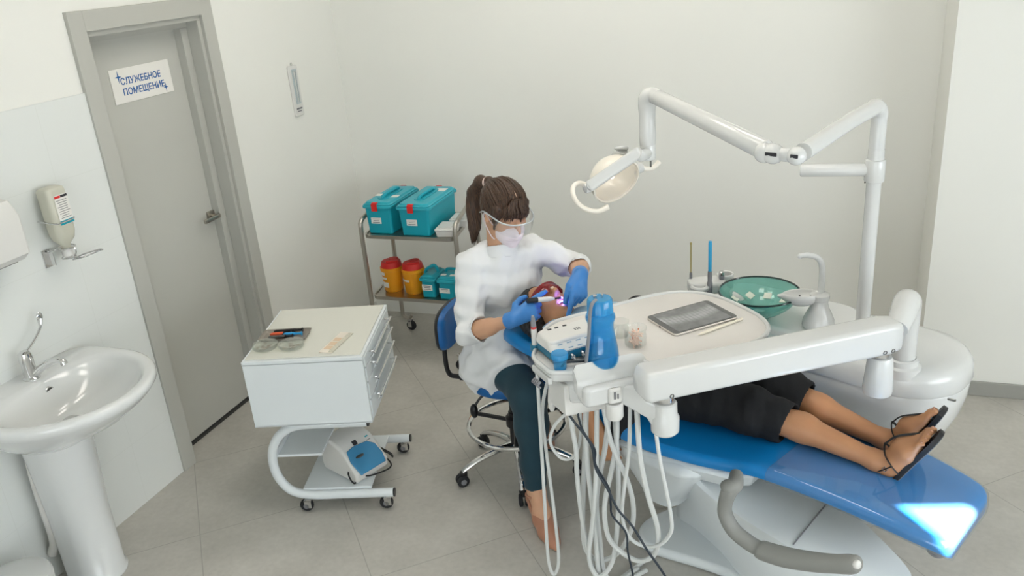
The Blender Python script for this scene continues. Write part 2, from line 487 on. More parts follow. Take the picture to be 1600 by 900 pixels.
struct(B().box((-.2, 1.5, -.05), (5.9, 6.9, .1)), 'floor', floor_material())
struct(B().box((-.2, 1.5, CZ + .05), (5.9, 6.9, .1)), 'ceiling', M['ceil'])
DY0, DY1, DZ = 2.722, 3.424, 2.018          # door opening
b = B()
b.box((WX - .1, (FY + DY0) / 2 - .1, CZ / 2), (.2, DY0 - FY + .2, CZ))
b.box((WX - .1, (DY1 + BY) / 2 + .1, CZ / 2), (.2, BY - DY1 + .2, CZ))
b.box((WX - .1, (DY0 + DY1) / 2, (DZ + CZ) / 2), (.2, DY1 - DY0, CZ - DZ))
struct(b, 'wall_left', M['wall'])
struct(B().box(((WX + PX) / 2, BY + .1, CZ / 2), (PX - WX + .4, .2, CZ)), 'wall_back', M['wall'])
struct(B().box(((PX + RX) / 2 + .1, PY + .3, CZ / 2), (RX - PX + .2, .6, CZ)), 'wall_back_right', M['wall'])
# front wall (behind the viewpoint) and right wall, each with a window opening
def wall_with_hole(name, axis, pos, a0, a1, h0, h1, z0, z1, t=.2):
    b = B()
    def bx(u0, u1, w0, w1):
        if axis == 'y': b.box(((u0 + u1) / 2, pos, (w0 + w1) / 2), (u1 - u0, t, w1 - w0))
        else: b.box((pos, (u0 + u1) / 2, (w0 + w1) / 2), (t, u1 - u0, w1 - w0))
    bx(a0, h0, 0, CZ); bx(h1, a1, 0, CZ); bx(h0, h1, 0, z0); bx(h0, h1, z1, CZ)
    return struct(b, name, M['wall'])
FW = (-1.3, 1.3, .25, 2.1)
RW = (-.3, 2.6, .85, 2.55)
wall_with_hole('wall_front', 'y', FY - .1, WX - .2, RX + .2, FW[0], FW[1], FW[2], FW[3])
wall_with_hole('wall_right', 'x', RX + .1, FY, PY, RW[0], RW[1], RW[2], RW[3])
def window(name, axis, pos, h0, h1, z0, z1, n):
    b = B(); t = .06; w = .06
    def bx(u0, u1, w0, w1):
        if axis == 'y': b.box(((u0 + u1) / 2, pos, (w0 + w1) / 2), (u1 - u0, t, w1 - w0), bev=.006)
        else: b.box((pos, (u0 + u1) / 2, (w0 + w1) / 2), (t, u1 - u0, w1 - w0), bev=.006)
    bx(h0, h1, z0, z0 + w); bx(h0, h1, z1 - w, z1); bx(h0, h0 + w, z0, z1); bx(h1 - w, h1, z0, z1)
    for k in range(1, n): c = h0 + (h1 - h0) * k / n; bx(c - w / 2, c + w / 2, z0, z1)
    return struct(b, name, M['white2'])
window('window_1', 'y', FY - .12, *FW, 3)
window('window_2', 'x', RX + .12, *RW, 2)
# wall tiling beside the door, baseboard of the right part
def tile_material():
    m = bpy.data.materials.new('white_wall_tiles'); m.use_nodes = True
    N, L, b = link_nodes(m); b.inputs['Roughness'].default_value = .3; b.inputs['Coat Weight'].default_value = .2
    geo = N.new('ShaderNodeNewGeometry'); sp = N.new('ShaderNodeSeparateXYZ'); cb = N.new('ShaderNodeCombineXYZ')
    L.new(geo.outputs['Position'], sp.inputs['Vector']); L.new(sp.outputs['Y'], cb.inputs['X']); L.new(sp.outputs['Z'], cb.inputs['Y'])
    br = N.new('ShaderNodeTexBrick'); br.offset = 0
    br.inputs['Scale'].default_value = 1; br.inputs['Brick Width'].default_value = .6; br.inputs['Row Height'].default_value = .298
    br.inputs['Mortar Size'].default_value = .0012; br.inputs['Mortar Smooth'].default_value = .3
    L.new(cb.outputs['Vector'], br.inputs['Vector'])
    br.inputs['Color1'].default_value = br.inputs['Color2'].default_value = lin('dfe2df'); br.inputs['Mortar'].default_value = lin('d9dcd8')
    L.new(br.outputs['Color'], b.inputs['Base Color'])
    return m
struct(B().box((WX + .004, (FY + 2.645) / 2, .895), (.008, 2.645 - FY, 1.79)), 'trim_1', tile_material())
struct(B().box(((PX + RX) / 2, PY - .006, .038), (RX - PX, .012, .076), bev=.003), 'baseboard_back', M['skirt'])
struct(B().box((WX + .006, (3.52 + BY) / 2, .035), (.012, BY - 3.52, .07), bev=.003), 'baseboard_left', M['wall'])

# ------------------------------------------------------------------ door
d = thing('door_1', 'grey interior door with wide grey casing in left wall', 'door', (WX, (DY0 + DY1) / 2, 0)); d['kind'] = 'structure'
b = B(); cw = .08
b.box((WX + .008, DY0 - cw / 2 + .002, (DZ + cw) / 2), (.02, cw, DZ + cw), bev=.002)
b.box((WX + .008, DY1 + cw / 2 - .002, (DZ + cw) / 2), (.02, cw, DZ + cw), bev=.002)
b.out('casing_upright', M['casing'], d, True)
B().box((WX + .0085, (DY0 + DY1) / 2, DZ + cw / 2 - .001), (.021, DY1 - DY0, cw), bev=.002).out('casing_head', M['casing'], d, True)
b = B()
for y, s in ((DY0, 1), (DY1, -1)):
    b.box((WX - .035, y + s * .011, DZ / 2 - .0115), (.07, .022, DZ - .023), bev=.002)
    b.box((WX - .1, y + s * .0325, DZ / 2 - .0255), (.06, .065, DZ - .051), bev=.003)
b.box((WX - .035, (DY0 + DY1) / 2, DZ - .011), (.07, DY1 - DY0, .022)); b.box((WX - .1, (DY0 + DY1) / 2, DZ - .025), (.07, DY1 - DY0, .05))
b.out('jamb', M['casing'], d, True)
B().box((WX - .132, (DY0 + DY1) / 2, DZ / 2 - .01), (.04, DY1 - DY0 - .128, DZ - .06), bev=.002).out('leaf', M['door'], d, True)
B().box((WX - .13, (DY0 + DY1) / 2, .006), (.05, DY1 - DY0, .012)).out('threshold', M['dark'], d, True)
hy, hz, hx = 3.335, 1.057, WX - .112
h = B().box((hx + .006, hy, hz), (.012, .052, .052), bev=.004).out('handle', M['steel'], d, True)
B().cyl((hx, hy, hz), (hx + .05, hy, hz), .009).box((hx + .05, hy - .045, hz), (.014, .12, .022), bev=.005).out('lever', M['steel'], h, True)

# sign on the door
sx = WX - .112
s = thing('door_sign', 'white rectangular sign with blue Cyrillic lettering high on the grey door', 'sign', (sx, 3.09, 1.694))
B().box((sx + .002, 3.09, 1.767), (.004, .37, .147), bev=.001).out('plate', M['label'], s, True)
TM = Matrix(((0, 0, 1, sx + .0042), (1, 0, 0, 3.085), (0, 1, 0, 1.783), (0, 0, 0, 1)))
text_mesh('СЛУЖЕБНОЕ', .0395, TM, 'lettering', M['blueink'], s)
TM2 = TM.copy(); TM2[2][3] = 1.737; TM2[1][3] = 3.092
text_mesh('ПОМЕЩЕНИЕ', .0395, TM2, 'lettering', M['blueink'], s)
for (yy, zz, q) in ((2.952, 1.806, .027), (3.226, 1.72, .022)):
    b = B(); pts = []
    for k in range(8):
        rr = q if k % 2 == 0 else q * .2
        a = PI / 4 * k + PI / 2; pts.append((rr * math.cos(a) * (.75 if k % 4 == 2 else 1), rr * math.sin(a)))
    b.prism(pts, 0, .0008, M=Matrix(((0, 0, 1, sx + .0041), (1, 0, 0, yy), (0, 1, 0, zz), (0, 0, 0, 1))))
    b.out('sparkle', M['blueink'], s, True, smooth=False)

# ------------------------------------------------------------------ camera, light
cam = bpy.data.objects.new('camera', bpy.data.cameras.new('camera')); C.objects.link(cam)
cam.data.lens = 1324.6 / 1600 * 36; cam.data.sensor_width = 36; cam.data.clip_start = .05
rt = Vector((0.937879, 0.338034, -0.078202)); up = Vector((-0.057607, 0.373973, 0.925649)); bk = Vector((0.342146, -0.863642, 0.370215))
cam.matrix_world = Matrix(((rt.x, up.x, bk.x, 0), (rt.y, up.y, bk.y, 0), (rt.z, up.z, bk.z, 2.19), (0, 0, 0, 1)))
sc = bpy.context.scene; sc.camera = cam
sc.view_settings.view_transform = 'Standard'; sc.view_settings.look = 'None'
sc.view_settings.gamma = 1; sc.view_settings.use_curve_mapping = False; sc.view_settings.exposure = -.03

w = bpy.data.worlds.new('world'); sc.world = w; w.use_nodes = True
bg = w.node_tree.nodes['Background']; bg.inputs['Color'].default_value = (.80, .90, 1, 1); bg.inputs['Strength'].default_value = 1.0
def area(name, loc, target, sx, sy, power, col):
    l = bpy.data.lights.new(name, 'AREA'); l.shape = 'RECTANGLE'; l.size = sx; l.size_y = sy; l.energy = power; l.color = col
    o = bpy.data.objects.new(name, l); C.objects.link(o); o.location = loc
    o.rotation_euler = (Vector(target) - Vector(loc)).to_track_quat('-Z', 'Y').to_euler(); return o
# daylight through the front window, an added lamp before the right blind, ceiling panels
area('daylight_front', ((FW[0] + FW[1]) / 2, FY - .02, (FW[2] + FW[3]) / 2), ((FW[0] + FW[1]) / 2, 0, 1.5), FW[1] - FW[0], FW[3] - FW[2], 40, (.92, .965, 1))
area('daylight_fill_right', (RX - .015, (RW[0] + RW[1]) / 2, 1.3), (0, (RW[0] + RW[1]) / 2, 1.1), RW[1] - RW[0], 1.3, 92, (.90, .955, 1))
def panel(x, y):
    t = thing('ceiling_light', 'square white ceiling light panel above the room', 'ceiling light', (x, y, CZ - .03), group='ceiling light panels')
    B().box((x, y, CZ - .015), (.6, .6, .03), bev=.004).out('frame', M['white2'], t, True)
    B().box((x, y, CZ - .031), (.56, .56, .004)).out('diffuser', M['lamp'], t, True)
M['lamp'] = mat('lit_diffuser', 'ffffff', .6, emit='fff8ee', estr=8.5)
for px_, py_ in ((-1.5, 3.5), (-.6, 3.5), (-1.4, 2.5), (-.4, 2.3)): panel(px_, py_)

# added unseen blind; its gap is cut to shape the chair's sun patch
sd = Vector((.80, -.12, .62)).normalized()
gap = []
for q in ((.264, 2.384, .515), (.463, 2.46, .505), (.495, 2.445, .50), (.415, 2.245, .50), (.39, 2.24, .5)):
    q = Vector(q); gap.append(q + sd * ((2.61 - q.x) / sd.x))
cen = sum(gap, Vector()) / len(gap)
outer = [Vector((2.61, y, z)) for y, z in ((RW[0], RW[3]), ((RW[0] + RW[1]) / 2, RW[3]), (RW[1], RW[3]), (RW[1], RW[2]), (RW[0], RW[2]))]
gap.sort(key=lambda p: -math.atan2(p.z - cen.z, p.y - cen.y)); outer.sort(key=lambda p: -math.atan2(p.z - cen.z, p.y - cen.y))
b = B(); vo = [b.bm.verts.new(p) for p in outer]; vi = [b.bm.verts.new(p) for p in gap]
for k in range(5): b.bm.faces.new((vo[k], vo[(k + 1) % 5], vi[(k + 1) % 5], vi[k]))
b.thicken(.004); struct(b, 'sun_mask_blind', M['wall'])
sl = bpy.data.lights.new('sun', 'SUN'); sl.energy = 120; sl.angle = R(.9); sl.color = (1, .97, .92)
so_ = bpy.data.objects.new('sun', sl); C.objects.link(so_); so_.location = (6, 1.5, 5); so_.rotation_euler = (-sd).to_track_quat('-Z', 'Y').to_euler()
# ================================================================== wash basin corner
YC = 1.965
def d_ring(cx, af, ab, b, z, n=56, pw=4.0, yc=YC):
    pts = []
    for k in range(n):
        t = 2 * PI * k / n; c, s_ = math.cos(t), math.sin(t)
        if c >= 0: x = cx + af * c; y = yc + b * s_
        else:
            e = 2 / pw; x = cx - ab * abs(c) ** e; y = yc + b * (1 if s_ > 0 else -1) * abs(s_) ** e
        pts.append(Vector((x, y, z)))
    return pts
t = thing('wash_basin', 'white ceramic pedestal wash basin on the tiled left wall', 'sink', (-2.62, YC, 0))
b = B(); rg = []
for (cx, af, ab, bb, z, pw) in ((-2.64, .09, .14, .10, .62, 3), (-2.63, .15, .17, .17, .66, 3), (-2.60, .25, .20, .25, .725, 3.5), (-2.575, .305, .235, .298, .785, 4),
                               (-2.57, .322, .246, .312, .808, 5), (-2.57, .333, .247, .322, .822, 5), (-2.57, .335, .247, .324, .838, 5), (-2.57, .329, .246, .319, .848, 5), (-2.57, .318, .244, .308, .852, 5),
                               (-2.555, .285, .15, .285, .851, 3.2), (-2.55, .272, .135, .272, .846, 2.6), (-2.55, .262, .125, .262, .835, 2.4), (-2.55, .235, .105, .24, .80, 2.2), (-2.55, .18, .085, .19, .755, 2), (-2.555, .10, .06, .11, .722, 2), (-2.56, .03, .03, .03, .715, 2)):
    rg.append(d_ring(cx, af, ab, bb, z, pw=pw))
b.loft(rg); b.out('basin', M['ceramic'], t, True, autos=60)
b = B(); b.loft([d_ring(-2.65, a, .12, bb, z, n=40, pw=4) for z, a, bb in ((0, .098, .098), (.012, .1, .1), (.02, .092, .09), (.3, .096, .092), (.55, .112, .105), (.70, .125, .118))])
b.out('pedestal', M['ceramic'], t, True, autos=60)
B().torus((-2.662, YC + .03, .805), .016, .004, axis=(1, 0, .35), n=24).out('overflow_ring', M['chrome'], t, True)
B().cyl((-2.668, YC + .03, .803), (-2.659, YC + .03, .806), .014).out('overflow_hole', M['dark'], t, True)
B().lathe([(0, .722), (.02, .722), (.024, .719), (.03, .716)], (-2.56, YC, 0)).out('drain', M['chrome'], t, True)
B().tube([(-2.755, 1.93, .70), (-2.752, 1.905, .6), (-2.765, 1.9, .42), (-2.76, 1.895, .2), (-2.79, 1.89, .12)], .02, n=12).out('waste_pipe', M['white2'], t, True)
f = B(); fx, fy = -2.735, 1.995
f.lathe([(0, .851), (.03, .851), (.03, .856), (.024, .862), (.0235, .915), (.025, .93), (.021, .955), (.012, .963), (0, .965)], (fx, fy, 0))
fo = f.out('faucet', M['chrome'], t, True)
B().tube([(fx + .015, fy + .005, .868), (fx + .05, fy + .02, .895), (fx + .09, fy + .035, .912), (fx + .12, fy + .045, .912), (fx + .128, fy + .047, .898)], [.016, .013, .012, .012, .013], n=14).out('spout', M['chrome'], fo, True)
B().tube([(fx, fy + .01, .955), (fx - .005, fy + .06, .98), (fx - .015, fy + .105, 1.01), (fx - .02, fy + .118, 1.04)], [.007, .006, .006, .012], n=10, flat=.6).ell((fx - .02, fy + .12, 1.048), (.005, .014, .018)).out('lever', M['chrome'], fo, True)

# pedal bin, only its lid and upper rim show
t = thing('pedal_bin', 'small white round pedal bin on the floor under the basin', 'bin', (-2.605, 1.60, 0))
B().lathe([(0, 0), (.115, 0), (.12, .02), (.122, .24), (.118, .25), (.09, .25)], (-2.605, 1.60, 0), n=36).out('body', M['white'], t, True)
B().lathe([(.116, .252), (.124, .254), (.124, .262), (.118, .276), (.09, .288), (.05, .295), (0, .297)], (-2.605, 1.60, 0), n=36).out('lid', M['white'], t, True)
B().torus((-2.605, 1.60, .251), .1195, .003).out('seam_ring', M['dark'], t, True)
B().box((-2.47, 1.55, .02), (.06, .05, .012), rz=-.3, bev=.004).out('pedal', M['black'], t, True)

# paper towel box at the edge of the picture
t = thing('towel_dispenser', 'plain white paper towel box on the tiles beside the soap bottle', 'dispenser', (WX, 1.98, 1.29))
pr = [(0, 1.285), (.085, 1.285), (.115, 1.31), (.118, 1.45), (.085, 1.505), (.02, 1.515), (0, 1.51)]
B().prism([(p[0], p[1]) for p in pr], 1.84, 2.115, bev=.012, M=Matrix(((1, 0, 0, WX + .009), (0, 0, 1, 0), (0, 1, 0, 0), (0, 0, 0, 1)))).out('cover', M['white2'], t, True)
B().box((WX + .065, 1.98, 1.284), (.05, .2, .006), bev=.002).out('slot', M['dark'], t, True)

# elbow soap dispenser: steel bracket and the bottle held in it
bx, by = WX + .062, 2.315
t = thing('elbow_dispenser', 'chrome wire elbow-lever bracket fixed to the tiles above the basin', 'dispenser', (WX, by, 1.19))
b = B(); b.box((WX + .011, by - .055, 1.225), (.006, .035, .07), bev=.002).box((WX + .03, by - .055, 1.225), (.04, .004, .05), bev=.001)
b.out('wall_plate', M['chrome'], t, True)
b = B(); b.torus((bx, by, 1.255), .032, .0035).torus((bx, by, 1.215), .026, .003)
b.tube([(WX + .02, by - .05, 1.25), (bx - .02, by - .03, 1.255)], .004).tube([(bx + .028, by + .01, 1.255), (bx + .03, by + .012, 1.235), (bx + .02, by + .01, 1.215)], .003)
b.out('holder_ring', M['chrome'], t, True)
B().tube([(bx, by + .02, 1.20), (bx + .01, by + .06, 1.205), (bx + .02, by + .13, 1.20), (bx + .027, by + .135, 1.197), (bx + .018, by + .14, 1.194), (bx + .0, by + .07, 1.19), (bx - .01, by + .02, 1.195)], .0032, n=8).out('elbow_lever', M['chrome'], t, True)
B().tube([(WX + .01, by - .047, 1.37), (bx + .02, by - .049, 1.365), (bx + .04, by - .03, 1.362), (bx + .04, by + .03, 1.362), (bx + .02, by + .049, 1.365), (WX + .01, by + .047, 1.37)], .0028, n=8).out('wire_hoop', M['chrome'], t, True)
t = thing('soap_bottle', 'upside-down translucent soap bottle with printed label held in the wall bracket', 'bottle', (bx, by, 1.21))
M['soap'] = mat('translucent_bottle', 'd9d8c8', .35, trans=.25, var=.02)
b = B()
def ring_rr(cx, cy, hx, hy, r, z): return [Vector((p[0], p[1], z)) for p in rrect(cx - hx, cx + hx, cy - hy, cy + hy, r, 5)]
b.loft([ring_rr(bx, by, *q) for q in ((.017, .017, .0165, 1.235), (.018, .018, .0175, 1.262), (.02, .022, .019, 1.272), (.032, .038, .026, 1.29), (.036, .044, .026, 1.315), (.036, .045, .022, 1.36), (.035, .045, .02, 1.48), (.032, .042, .018, 1.49), (.026, .036, .016, 1.494))])
b.out('bottle', M['soap'], t, True, autos=60)
B().lathe([(0, 1.212), (.012, 1.212), (.016, 1.22), (.021, 1.222), (.021, 1.252), (.015, 1.254)], (bx, by, 0), n=20).out('cap', M['white2'], t, True)
lx = bx + .0362
lb = B().box((lx + .0006, by + .006, 1.408), (.0012, .062, .116)).out('label', M['label'], t, True)
B().box((lx + .0016, by + .006, 1.359), (.001, .062, .016)).out('blue_band', M['teal'], lb, True)
B().box((lx + .0016, by - .01, 1.458), (.001, .026, .009)).out('red_mark', M['red'], lb, True)
B().box((lx + .0016, by + .02, 1.458), (.001, .03, .009)).out('black_mark', M['ink'], lb, True)
b = B()
for k in range(9): b.box((lx + .0014, by + .004 + (k % 3) * .002, 1.444 - k * .0085), (.0006, .05 - (k * 7 % 5) * .004, .0022))
b.out('small_print', M['labelgrey'], lb, True, smooth=False)

# hygrometer on the wall beyond the door
t = thing('hygrometer', 'narrow white hygrometer with a glass scale hung on the wall right of the door', 'hygrometer', (WX, 4.085, 1.41))
B().prism(rrect(4.043, 4.128, 1.415, 1.69, .008), 0, .012, bev=.003, M=Matrix(((0, 0, 1, WX), (1, 0, 0, 0), (0, 1, 0, 0), (0, 0, 0, 1)))).out('plate', M['white2'], t, True)
M['scale'] = mat('pale_blue_scale', 'b4bfc2', .3, coat=.4, var=.06, vscale=60)
B().box((WX + .0135, 4.088, 1.575), (.005, .044, .19), bev=.002).out('scale', M['scale'], t, True)
for yy in (4.078, 4.098): B().cyl((WX + .019, yy, 1.49), (WX + .019, yy, 1.66), .003, n=10).out('glass_tube', M['white'], t, True)
b = B()
for k in range(16): b.box((WX + .0163, 4.088, 1.495 + k * .011), (.0006, .03 if k % 5 == 0 else .018, .0012))
b.out('tick_marks', M['labelgrey'], t, True, smooth=False)
b = B().box((WX + .013, 4.085, 1.455), (.004, .05, .008)).box((WX + .013, 4.085, 1.44), (.004, .036, .005)); b.out('caption', M['labelgrey'], t, True, smooth=False)
B().torus((WX + .006, 4.085, 1.697), .008, .002, axis=(1, 0, 0), n=16).out('hanger', M['chrome'], t, True)

# ================================================================== white drawer trolley
TO = (-1.992, 2.761, 0); TA = R(17)
t = thing('drawer_trolley', 'white drawer cabinet on a bent tube frame with casters, left of the dentist', 'trolley', TO, TA)
Wd, Dp = .245, .262
b = B()
b.box((-.004, 0, .592), (Wd * 2 - .03, Dp * 2 - .03, .28))
b.box((0, 0, .7425), (Wd * 2 + .002, Dp * 2 + .002, .015), bev=.002)
for s_ in (-1, 1): b.box((0, s_ * (Dp - .009), .5915), (Wd * 2, .018, .283), bev=.002)
b.box((0, 0, .453), (Wd * 2, Dp * 2, .006))
b.out('cabinet', M['powder'], t)
M['glasstop'] = mat('frosted_glass_top', 'd7d7cd', .22, coat=.4, var=.01)
B().box((0, 0, .753), (Wd * 2 - .02, Dp * 2 - .028, .006), bev=.002).out('glass_top', M['glasstop'], t)
zs = [(.693, .738), (.626, .688), (.548, .621), (.46, .543)]
for z0, z1 in zs:
    f = B().box((Wd - .004, 0, (z0 + z1) / 2), (.016, Dp * 2 - .042, z1 - z0), bev=.003).out('drawer', M['powder'], t)
    zt = z1 - .014
    B().tube([(Wd + .004, -.16, zt), (Wd + .026, -.16, zt), (Wd + .03, -.155, zt), (Wd + .03, .155, zt), (Wd + .026, .16, zt), (Wd + .004, .16, zt)], .0045, n=8, res=3).out('handle', M['chrome'], f)
    b = B(); b.surf(lambda u, v: Vector((Wd + .03 - .02 * v, -.155 + .31 * u, zt - .028 * v)), 2, 3); b.thicken(.003).out('finger_lip', M['powder'], f)
for s_, nm in ((-1, 1), (1, 1)):
    y = s_ * .215
    B().tube([(.21, y, .428), (.06, y, .428), (-.08, y, .425), (-.155, y, .395), (-.205, y, .33), (-.222, y, .25), (-.21, y, .17), (-.165, y, .105), (-.08, y, .08), (.06, y, .078), (.275, y, .078)], .0195, n=16, res=8).out('frame_tube', M['powder'], t)
    for xz in ((.212, .428), (.277, .078)): B().cyl((xz[0] - .004, y, xz[1]), (xz[0] + .004, y, xz[1]), .0185).out('tube_plug', M['black'], t)
    for x in (-.1, .25):
        cs = B().cyl((x, y, .058), (x, y, .064), .016).box((x - .004, y - .0135, .04), (.03, .003, .04), bev=.003).box((x - .004, y + .0135, .04), (.03, .003, .04), bev=.003).box((x - .004, y, .056), (.03, .03, .006)).out('caster', M['chrome'], t)
        wl = B().lathe([(.012, -.009), (.024, -.01), (.029, -.006), (.03, 0), (.029, .006), (.024, .01), (.012, .009), (.012, -.009)], (x - .012, y, .03), axis=(0, 1, 0), n=24).out('wheel', M['rubber'], cs)
        B().cyl((x - .012, y - .015, .03), (x - .012, y + .015, .03), .0115).out('hub', M['greyplastic'], cs)
B().box((.03, 0, .1), (.3, .41, .012), bev=.003).out('lower_shelf', M['powder'], t)
b = B(); rot = Matrix.Rotation(R(0), 3, 'Y')
b.box((-.11, 0, .27), (.2, .40, .012), bev=.003).box((-.205, 0, .285), (.012, .40, .03), bev=.003); b.out('middle_shelf', M['powder'], t)
TMx = MW[t.name]
def on_trolley(x, y, z): return TMx @ Vector((x, y, z))
TZ = .7562
# steel tray with syringes
p = on_trolley(-.128, -.045, TZ); t2 = thing('instrument_tray', 'small shallow steel tray on the left of the trolley top', 'tray', p, TA)
b = B(); o = rrect(-.1, .1, -.052, .052, .012); i_ = rrect(-.094, .094, -.046, .046, .009)
b.loft([[Vector((*q, z)) for q in pp] for pp, z in ((i_, 0), (o, .012), (rrect(-.103, .103, -.055, .055, .013), .012), (rrect(-.092, .092, -.044, .044, .008), .002))]); b.out('pan', mat('grey_steel_pan', '9a938a', .4, metal=.5), t2)
def syringe(name, label, col, x, y, a, L=.1):
    p = on_trolley(x, y, TZ + .0115)
    t3 = thing(name, label, 'syringe', p, TA + a, 'composite syringes in the steel tray')
    B().lathe([(0, -L / 2), (.004, -L / 2), (.0075, -L / 2 + .012), (.0075, L / 2 - .03), (.006, L / 2 - .03)], (0, 0, 0), axis=(1, 0, 0), n=14).out('barrel', col, t3)
    B().lathe([(0, L / 2 - .032), (.005, L / 2 - .03), (.005, L / 2), (.009, L / 2), (.009, L / 2 + .004), (0, L / 2 + .004)], (0, 0, 0), axis=(1, 0, 0), n=14).out('plunger', M['black'] if col is not M['cyan'] else M['cyan'], t3)
    B().box((L / 2 - .03, 0, 0), (.004, .024, .006), bev=.001).out('finger_flange', M['black'] if col is not M['cyan'] else M['cyan'], t3)
M['orange'] = mat('orange_plastic', 'e0623f', .4)
syringe('composite_syringe', 'black composite syringe lying furthest back in the steel tray', M['black'], -.125, -.012, .05, .12)
syringe('composite_syringe', 'orange-red composite syringe lying in the middle of the steel tray', M['orange'], -.15, -.04, .08, .085)
syringe('composite_syringe', 'bright blue composite syringe with a ball end in the steel tray', M['cyan'], -.095, -.048, .02, .075)
syringe('composite_syringe', 'dark grey composite syringe lying nearest the glass dishes', M['darksteel'], -.14, -.07, .05, .1)
# glass dishes
def dish(x, y, label):
    p = on_trolley(x, y, TZ); t3 = thing('glass_dish', label, 'dish', p, TA, 'round glass dishes on the trolley')
    M.setdefault('dishglass', thinglass('dish_glass', 'f6f7f2', .08, .05, .45, 'fcfdfb'))
    B().lathe([(0, 0), (.046, 0), (.049, .003), (.05, .018), (.0485, .018), (.047, .005), (.045, .003), (0, .003)], (0, 0, 0), n=36).out('base', M['dishglass'], t3)
    B().lathe([(0, .0215), (.051, .0215), (.053, .019), (.053, .008), (.0515, .008), (.0515, .0185), (.05, .0195), (0, .0195)], (0, 0, 0), n=36).out('lid', M['dishglass'], t3)
    M.setdefault('brownbits', mat('brown_metal_bits', '8a7a66', .5, var=.2)); rg_ = random.Random(x)
    b = B()
    for k in range(9):
        a, r_ = rg_.uniform(0, 6.3), rg_.uniform(.005, .036)
        b.torus((r_ * math.cos(a), r_ * math.sin(a), .007), rg_.uniform(.004, .007), .0012, axis=(rg_.uniform(-.4, .4), rg_.uniform(-.4, .4), 1), n=12, m=6)
    for k in range(5):
        a, r_ = rg_.uniform(0, 6.3), rg_.uniform(.005, .03)
        b.box((r_ * math.cos(a), r_ * math.sin(a), .006), (.012, .004, .003), rz=a)
    o = b.out('small_fittings', M['brownbits'], t3); o['kind'] = 'stuff'
dish(-.18, -.148, 'round lidded glass dish with brownish bits at the left corner of the trolley top')
dish(-.07, -.15, 'round lidded glass dish right of the other, in front of the steel tray')
p = on_trolley(.112, -.135, TZ); t3 = thing('shade_card', 'cream card with tan squares lying on the right of the trolley top', 'card', p, TA - .25)
M['card'] = mat('cream_card', 'e0d8cb', .6); M['tan'] = mat('tan_print', 'd8bfa2', .6)
B().prism(rrect(-.03, .03, -.095, .095, .004), 0, .003, bev=.001).out('card', M['card'], t3)
for yy in (-.05, -.012, .026): B().box((-.008, yy, .0034), (.03, .028, .0012)).out('swatch', M['tan'], t3)
B().prism(rrect(.012, .034, -.09, .09, .003), .003, .0055).out('sleeve', M['dishglass'], t3)

# amalgam mixer on the lower shelf
mp_ = on_trolley(.085, -.06, .1065); AM = TA + R(52)
t = thing('amalgam_mixer', 'white table-top mixer with a clear blue hatch on the trolley shelf', 'mixer', mp_, AM)
def side_pts(): return [(-.115, .0), (.1, 0), (.118, .02), (.12, .055), (.02, .15), (-.045, .168), (-.1, .16), (-.125, .12), (-.128, .03)]
Mx = Matrix(((0, 0, 1, 0), (-1, 0, 0, 0), (0, 1, 0, 0), (0, 0, 0, 1)))
b = B().prism([(q[0], q[1]) for q in side_pts()], -.09, .09, bev=.016, seg=4, M=Mx)
b.out('housing', M['white2'], t)
M['bluehatch'] = mat('clear_blue_hatch', '4c9fd0', .15, trans=.35, coat=.5, var=.03)
a_ = Vector((0, -.12, .055)); b_ = Vector((0, -.02, .15)); sl = (b_ - a_).normalized(); nn = Vector((0, -sl.z, sl.y))
b = B(); pts = [(-.074, -.012), (.064, -.012), (.074, .03), (.068, .082), (.04, .108), (-.03, .116), (-.07, .108), (-.082, .06)]
MM = Matrix(((1, 0, nn.x, 0), (0, sl.y, nn.y, a_.y), (0, sl.z, nn.z, a_.z), (0, 0, 0, 1)))
MM = Matrix.Translation(nn * .002) @ MM
hb = b.prism(pts, -.002, .006, bev=.004, M=MM).out('hatch', M['bluehatch'], t)
B().ell(a_ + sl * .065 + nn * .008 + Vector((-.03, 0, 0)), (.022, .012, .005), n=14).out('capsule_clamp', M['darksteel'], hb)
for x_, y_, s_, m_ in ((-.01, .148, (.022, .022, .002), 'ink'), (.055, .148, (.014, .006, .002), 'teal'), (.055, .13, (.02, .003, .002), 'labelgrey')):
    pp = a_ + sl * (y_ - .02) + nn * .001
    B().box((x_, pp.y, pp.z), s_, rot=Matrix(((1, 0, 0), (0, sl.y, nn.y), (0, sl.z, nn.z)))).out('button', M[m_], t)
c0 = MW[t.name]
B().tube([(-.088, -.06, .05), (-.1, -.075, .045), (-.1, -.09, .02), (-.09, -.1, .008), (-.07, -.09, .03), (-.03, -.125, .022), (.03, -.135, .012), (.075, -.138, .01), (.095, -.12, .02), (.1, -.06, .04), (.1, -.02, .06)], .0035, n=8).out('power_cord', M['black'], t)
B().tube([(.09, .0, .06), (.11, -.03, .05), (.14, -.06, .02), (.15, -.07, .0), (.155, -.05, .01), (.13, .0, .04), (.1, .02, .06), (.09, .03, .06)], .0038, n=8).out('cord_loop', M['black'], t)
